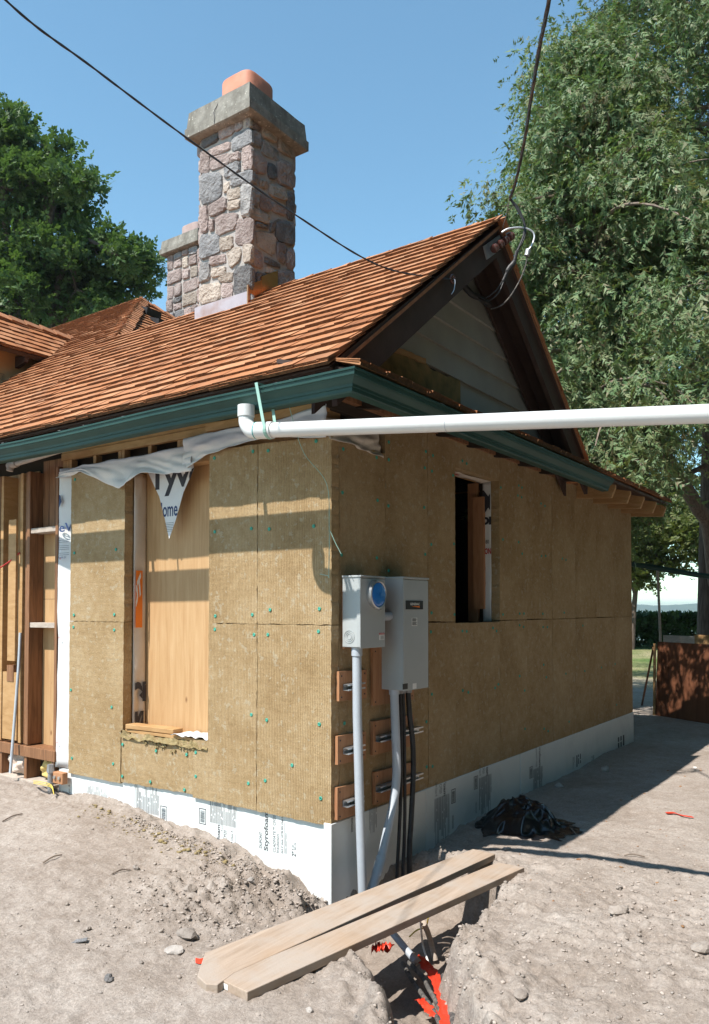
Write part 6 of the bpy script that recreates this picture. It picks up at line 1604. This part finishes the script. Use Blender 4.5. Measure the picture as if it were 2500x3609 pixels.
def place_many(T, TF, P, D, Nn, S):
    D = D / np.linalg.norm(D, axis=1, keepdims=True); Sd = np.cross(Nn, D); Sd /= (np.linalg.norm(Sd, axis=1, keepdims=True) + 1e-9); N2 = np.cross(D, Sd)
    V_ = P[:, None] + S[:, None, None] * (T[None, :, 0:1] * D[:, None] + T[None, :, 1:2] * Sd[:, None] + T[None, :, 2:3] * N2[:, None])
    F_ = (TF[None] + (np.arange(len(P)) * len(T))[:, None, None])
    return V_.reshape(-1, 3), F_.reshape(-1, 3)
def limb_path(base, az, length, rise, droop, r):
    pts = []; d = np.array([math.cos(az), math.sin(az), 0])
    sd_ = np.array([-d[1], d[0], 0]); w1, w2 = r.uniform(-.12, .12), r.uniform(0, 6.28)
    for s_ in np.linspace(0, 1, 12): pts.append(base + d * length * s_ + sd_ * length * w1 * math.sin(s_ * 3 + w2) + np.array([0, 0, length * (rise * s_ - droop * s_ * s_)]))
    return np.array(pts)
def cedar(name, label, base, H, h0, prof_r, n_limbs, per, size, seed, lean=(0, 0), trunk_r=.32, shape=None):
    r = random.Random(seed); nr = np.random.RandomState(seed); base = np.array(base, float)
    tr = thing(name, label, 'tree', tuple(base))
    tp = [base + np.array([lean[0] * s_ + .12 * math.sin(s_ * 6), lean[1] * s_ + .12 * math.cos(s_ * 5), H * s_]) for s_ in np.linspace(-.01, 1, 16)]
    MB().tube(tp, [trunk_r * (1 - .85 * s_) + .01 for s_ in np.linspace(0, 1, 16)], 12).build('trunk', 'bark', tr, smooth=True)
    Ps, Ds = [], []; br = MB()
    for i in range(n_limbs):
        s_ = (i + r.random()) / n_limbs; h = h0 + (H - h0) * s_ ** .9
        az = i * 2.399 + r.uniform(-.4, .4); L = prof_r(s_) * r.uniform(.72, 1.12)
        if shape: L *= shape(az, s_)
        b = np.array([np.interp(h, [q[2] for q in tp], [q[k] for q in tp]) for k in range(3)])
        p = limb_path(b, az, L, r.uniform(.25, .55), r.uniform(.35, .75), r)
        br.tube(p[:11], list(np.linspace(.045 * (1 - .6 * s_) + .01, .008, 11)), 5, cap=False)
        m = int(per * (.5 + L / 4)); od_ = np.array([math.cos(az), math.sin(az), 0])
        kn = max(4, int(L * 5)); tn = np.clip(.12 + .90 * nr.rand(kn) ** .8, 0, 1)
        nd = np.stack([np.interp(tn, np.linspace(0, 1, 12), p[:, k]) for k in range(3)], 1)
        nd += nr.randn(kn, 3) * np.array([.30, .30, .20]) * (.4 + .8 * tn)[:, None]
        w = nr.randint(0, kn, m); cl = nr.randn(m, 3) * np.array([.16, .16, .13]); cl[:, 2] -= .10 * np.abs(nr.randn(m))
        Ps.append(nd[w] + cl); Ds.append(cl * np.array([1.6, 1.6, 1.0]) + od_ * .14 + np.array([0, 0, -.34]) + nr.randn(m, 3) * .24)
    Ps = np.concatenate(Ps); Ds = np.concatenate(Ds); n = len(Ps)
    Nn = np.array([0, 0, 1.]) + nr.randn(n, 3) * .6 + Ds * np.array([.8, .8, 0]); S = size * (.55 + 1.25 * nr.rand(n) ** 1.8)
    vv, ff, o_ = [], [], 0
    for q in range(4):
        a, b = place_many(*SPRAYS[q], Ps[q::4], Ds[q::4], Nn[q::4], S[q::4]); vv.append(a); ff.append(b + o_); o_ += len(a)
    V_, F_ = np.concatenate(vv), np.concatenate(ff)
    br.build('branches', 'twig', tr, recalc=False)
    tag(big_mesh('crown', V_, F_, 'cedar_leaf', tr), kind='stuff')
    return tr
ta = at_depth(2530, 2300, 15.0)
cedA = cedar('cedar_tree', 'tall cedar with a leaning pale limb at the right edge', (ta[0], ta[1], 0), 20.0, 4.9, lambda s_: 5.0 * (1 - s_) ** .55 + .3, 200, 380, .160, 31, trunk_r=.27)
def b_shape(az, s_):
    if s_ < .5 and math.cos(az) * .58 - math.sin(az) * .815 > .05: return .3           # bare on the lake side, low down
    if s_ < .5 and -math.cos(az) * .85 - math.sin(az) * .52 > .75: return 1.45            # boughs reaching over the low roof
    if s_ < .7 and math.cos(az) * -.58 + math.sin(az) * .815 > .45: return 1.12                       # heavier on the shaded house side
    return 1.0
cedB = cedar('cedar_tree', 'dense dark cedar directly behind the gable peak', (8.35, 1.05, 0), 10.6, 3.3, lambda s_: 2.5 * (1 - s_ ** 2.2) + .15, 170, 400, .155, 47, trunk_r=.24, shape=b_shape)
# the long leaning limb that shows below the crown
lp = [at_depth(2500, 1860, 14.6), at_depth(2460, 1790, 14.4), at_depth(2400, 1690, 14.1), at_depth(2335, 1590, 13.8), at_depth(2280, 1520, 13.6), at_depth(2220, 1480, 13.4), at_depth(2165, 1400, 13.2), at_depth(2140, 1330, 13.0)]
lp = [np.array([ta[0], ta[1], 1.9])] + lp
MB().tube(cr(lp, 5), list(np.linspace(.15, .07, 8 * 5 + 1)), 10).build('leaning_limb', 'bark_light', cedA, smooth=True)
for pts, r_ in (([(2490, 1640), (2400, 1680), (2300, 1700), (2230, 1725)], .05), ([(2330, 1590), (2290, 1480), (2260, 1420)], .03), ([(2250, 1500), (2180, 1420), (2120, 1350)], .03), ([(2480, 1400), (2380, 1330), (2280, 1310)], .03)):
    MB().tube(cr([at_depth(x, y, 13.8) for x, y in pts], 5), list(np.linspace(r_, r_ * .4, (len(pts) - 1) * 5 + 1)), 7).build('limb', 'bark', cedA, smooth=True)
def broad(name, label, base, H, lumps, n_leaf, size, mat, seed, trunk_r=.4):
    nr = np.random.RandomState(seed); r = random.Random(seed); base = np.array(base, float); tr = thing(name, label, 'tree', tuple(base))
    top_ = np.mean([l[0] for l in lumps], 0)
    MB().tube(cr([base - (0, 0, .2), base + (top_ - base) * (.3, .3, .4), top_], 6), list(np.linspace(trunk_r, trunk_r * .3, 13)), 10).build('trunk', 'bark', tr, smooth=True)
    br = MB(); P = []; D = []
    tot = sum(l[1] ** 2 for l in lumps)
    for c, R_ in lumps:
        c = np.array(c, float); br.tube(cr([base + (top_ - base) * (.3, .3, .45), (top_ + c) / 2 + nr.randn(3) * .2, c], 5), list(np.linspace(trunk_r * .4, .03, 11)), 6, cap=False)
        m = int(n_leaf * R_ ** 2 / tot); ks = max(5, int(10 * R_))
        dirs = nr.randn(ks, 3); dirs /= np.linalg.norm(dirs, axis=1, keepdims=True); cc = c + dirs * R_ * (.55 + .5 * nr.rand(ks, 1)) * np.array([1, 1, .85])
        for q in cc[:14]: br.tube([c, (c + q) / 2 + nr.randn(3) * .1, q], [.04, .025, .01], 5, cap=False)
        w = nr.randint(0, ks, m); off = nr.randn(m, 3) * np.array([.34, .34, .24]) * (.6 + .35 * R_ / 1.5)
        P.append(cc[w] + off); D.append(off + (cc[w] - c) * .3 + np.array([0, 0, -.1]) + nr.randn(m, 3) * .3)
    P = np.concatenate(P); D = np.concatenate(D); n = len(P)
    V_, F_ = place_many(LFV, LFF, P, D, np.array([0, 0, 1.]) + nr.randn(n, 3) * .7, size * (.6 + .8 * nr.rand(n)))
    br.build('branches', 'bark', tr, recalc=False); tag(big_mesh('crown', V_, F_, mat, tr), kind='stuff')
    return tr
DL_ = 27.0
lm = [(at_depth(x, y, DL_ + dd), R_) for x, y, dd, R_ in ((-60, 480, 0, 1.6), (60, 520, 1, 1.1), (170, 560, 0, .95), (250, 640, -1, .9), (60, 680, 0, 1.8), (200, 760, 1, 1.4), (-120, 800, 2, 2.2), (120, 900, 0, 1.6), (330, 870, 0, .9), (420, 900, -1, .8), (490, 930, 0, .8), (380, 980, 1, 1.2), (270, 1020, 0, 1.5), (90, 1060, 0, 2.0), (-80, 1040, 1, 2.2), (470, 1010, 1, .7), (200, 1120, 2, 1.9), (350, 1110, 2, 1.2), (-150, 1200, 2, 2.4), (-250, 600, 2, 2.4), (-380, 900, 2, 2.6), (40, 1240, 2, 2.2), (20, 420, 0, .7), (-60, 1400, 2, 2.2))]
lb = at_depth(20, 2145, DL_); broad('broadleaf_tree', 'large dark green broadleaf tree rising behind the roof at left', (lb[0], lb[1], 0), 18, lm, 30000, .15, 'broad_leaf', 61, .5)
DF = 31.0
lm = [(at_depth(x, y, DF + dd), R_ * 1.3) for x, y, dd, R_ in ((2210, 1800, 1, 1.1), (2260, 1860, 0, 1.0), (2300, 1930, 0, .9), (2220, 1960, 1, 1.0), (2370, 1850, 1, .9), (2390, 1980, 0, .45), (2150, 1880, 2, 1.6), (2330, 1780, 2, 1.1), (2060, 1800, 2, 1.8), (2250, 1700, 2, 1.4), (2440, 1760, 3, 1.0), (2280, 2010, 0, .5))]
fb = at_depth(2222, 2145, DF + 1); broad('broadleaf_tree', 'yellow green tree by the lake, seen past the far wall corner', (fb[0], fb[1], 0), 8, lm, 9000, .14, 'far_leaf', 71, .16)
lm = [(at_depth(x, y, 30 + dd), R_ * 1.4) for x, y, dd, R_ in ((2470, 1900, 0, .8), (2520, 1850, 0, 1.0), (2440, 1840, 1, .7), (2600, 1900, 1, 1.2), (2560, 1780, 1, 1.2), (2480, 1960, 0, .4))]
fb = at_depth(2640, 2145, 30); broad('broadleaf_tree', 'small leafy branch tree at the right frame edge beyond the trunk', (fb[0], fb[1], 0), 6, lm, 3500, .14, 'far_leaf', 73, .12)
# clipped hedge along the lawn
hd_ = thing('hedge', 'long clipped dark green hedge between the lawn and the lake', 'hedge', (31.5, 2, 0))
hn = 12000; rr_ = np.random.RandomState(81)
hp = np.stack([31.5 + 1.1 * (rr_.rand(hn) - .5), -8 + 26 * rr_.rand(hn), 1.46 * rr_.rand(hn) ** .7], 1)
V_, F_ = place_many(LFV, LFF, hp, rr_.randn(hn, 3), np.array([0, 0, 1.]) + rr_.randn(hn, 3) * .6, .16 * (.7 + .6 * rr_.rand(hn)))
tag(big_mesh('foliage', V_, F_, 'hedge_leaf', hd_), kind='stuff')
st_ = MB()
for y in np.arange(-8, 18, .5): st_.tube([(31.5 + rng.uniform(-.2, .2), y, -.05), (31.5 + rng.uniform(-.2, .2), y + .1, 1.0)], [.02, .008], 5)
st_.build('stems', 'bark', hd_)
# lawn blades
gn = 16000; rr_ = np.random.RandomState(91)
gp = np.stack([15.5 + 15 * rr_.rand(gn), -2 + 14 * rr_.rand(gn), np.zeros(gn)], 1); gp[:, 2] = gz(gp[:, 0], gp[:, 1], False)
T_ = np.array([(0, -.02, 0), (0, .02, 0), (1, 0, .1)]); V_, F_ = place_many(T_, np.array([[0, 1, 2]]), gp, np.array([0, 0, 1.]) + rr_.randn(gn, 3) * .4, rr_.randn(gn, 3), .06 * (.6 + .8 * rr_.rand(gn)))
tag(big_mesh('lawn_grass', V_, F_, 'grass_blade'), 'patchy mown lawn grass beyond the house', 'grass', kind='stuff')

# unseen cedars added to cut the sky light on the gable end (out of frame, to the right)
def copy_tree(o, loc, label, rz):
    r_ = o.copy(); col.objects.link(r_); r_.location = loc; r_.rotation_euler = (0, 0, rz); r_['label'] = label; r_['group'] = 'cedars around the yard'
    for ch in o.children:
        c = ch.copy(); col.objects.link(c); c.parent = r_
for o in (cedA, cedB): o['group'] = 'cedars around the yard'
for i, (x, y, rz) in enumerate(((2.0, -10.5, 1.0), (8.5, -9.0, 2.2), (-5.0, -11.5, 3.9), (15.0, -9.0, 5.0))):
    copy_tree(cedA, (x, y, 0), ['cedar right of the frame, nearest the white pipe end', 'cedar right of the frame, beyond the plywood sheet', 'cedar behind the viewer to the right', 'cedar farthest right of the frame near the lake'][i], rz)

ch_ = thing('cedar_hedge', 'tall dense cedar hedge closing the yard to the right of the frame', 'hedge', (3, -6.4, 0))  # hedge added out of view to keep sky light off the gable end
hn = 12000; rr_ = np.random.RandomState(83)
hp = np.stack([-14 + 34 * rr_.rand(hn), -6.4 + 1.3 * (rr_.rand(hn) - .5), 8.0 * rr_.rand(hn) ** .9], 1)
V_, F_ = place_many(SPV, SPF, hp, rr_.randn(hn, 3) * .6 + np.array([0, .3, .3]), rr_.randn(hn, 3), .95 * (.7 + .6 * rr_.rand(hn)))
tag(big_mesh('foliage', V_, F_, 'hedge_leaf', ch_), kind='stuff')
st_ = MB()
for x in np.arange(-14, 20, .9): st_.tube([(x, -6.4, -.1), (x + rng.uniform(-.2, .2), -6.4, 7.0)], [.06, .015], 6)
st_.build('stems', 'bark', ch_)

# lakeside air: one even, very thin volume round everything, the sky outside
hz = MB().box(-600, 8000, -4800, 4800, -13, 60).build('haze', 'ink', None); tag(hz, kind='stuff')
hm = bpy.data.materials.new('haze'); hm.use_nodes = True; hn_ = hm.node_tree
hn_.nodes.remove(hn_.nodes['Principled BSDF']); pvn = hn_.nodes.new('ShaderNodeVolumePrincipled')
pvn.inputs['Color'].default_value = (.80, .88, .96, 1); pvn.inputs['Density'].default_value = 2.2e-4; pvn.inputs['Anisotropy'].default_value = .3
hn_.links.new(pvn.outputs[0], [n for n in hn_.nodes if n.type == 'OUTPUT_MATERIAL'][0].inputs['Volume'])
hz.data.materials.clear(); hz.data.materials.append(hm)
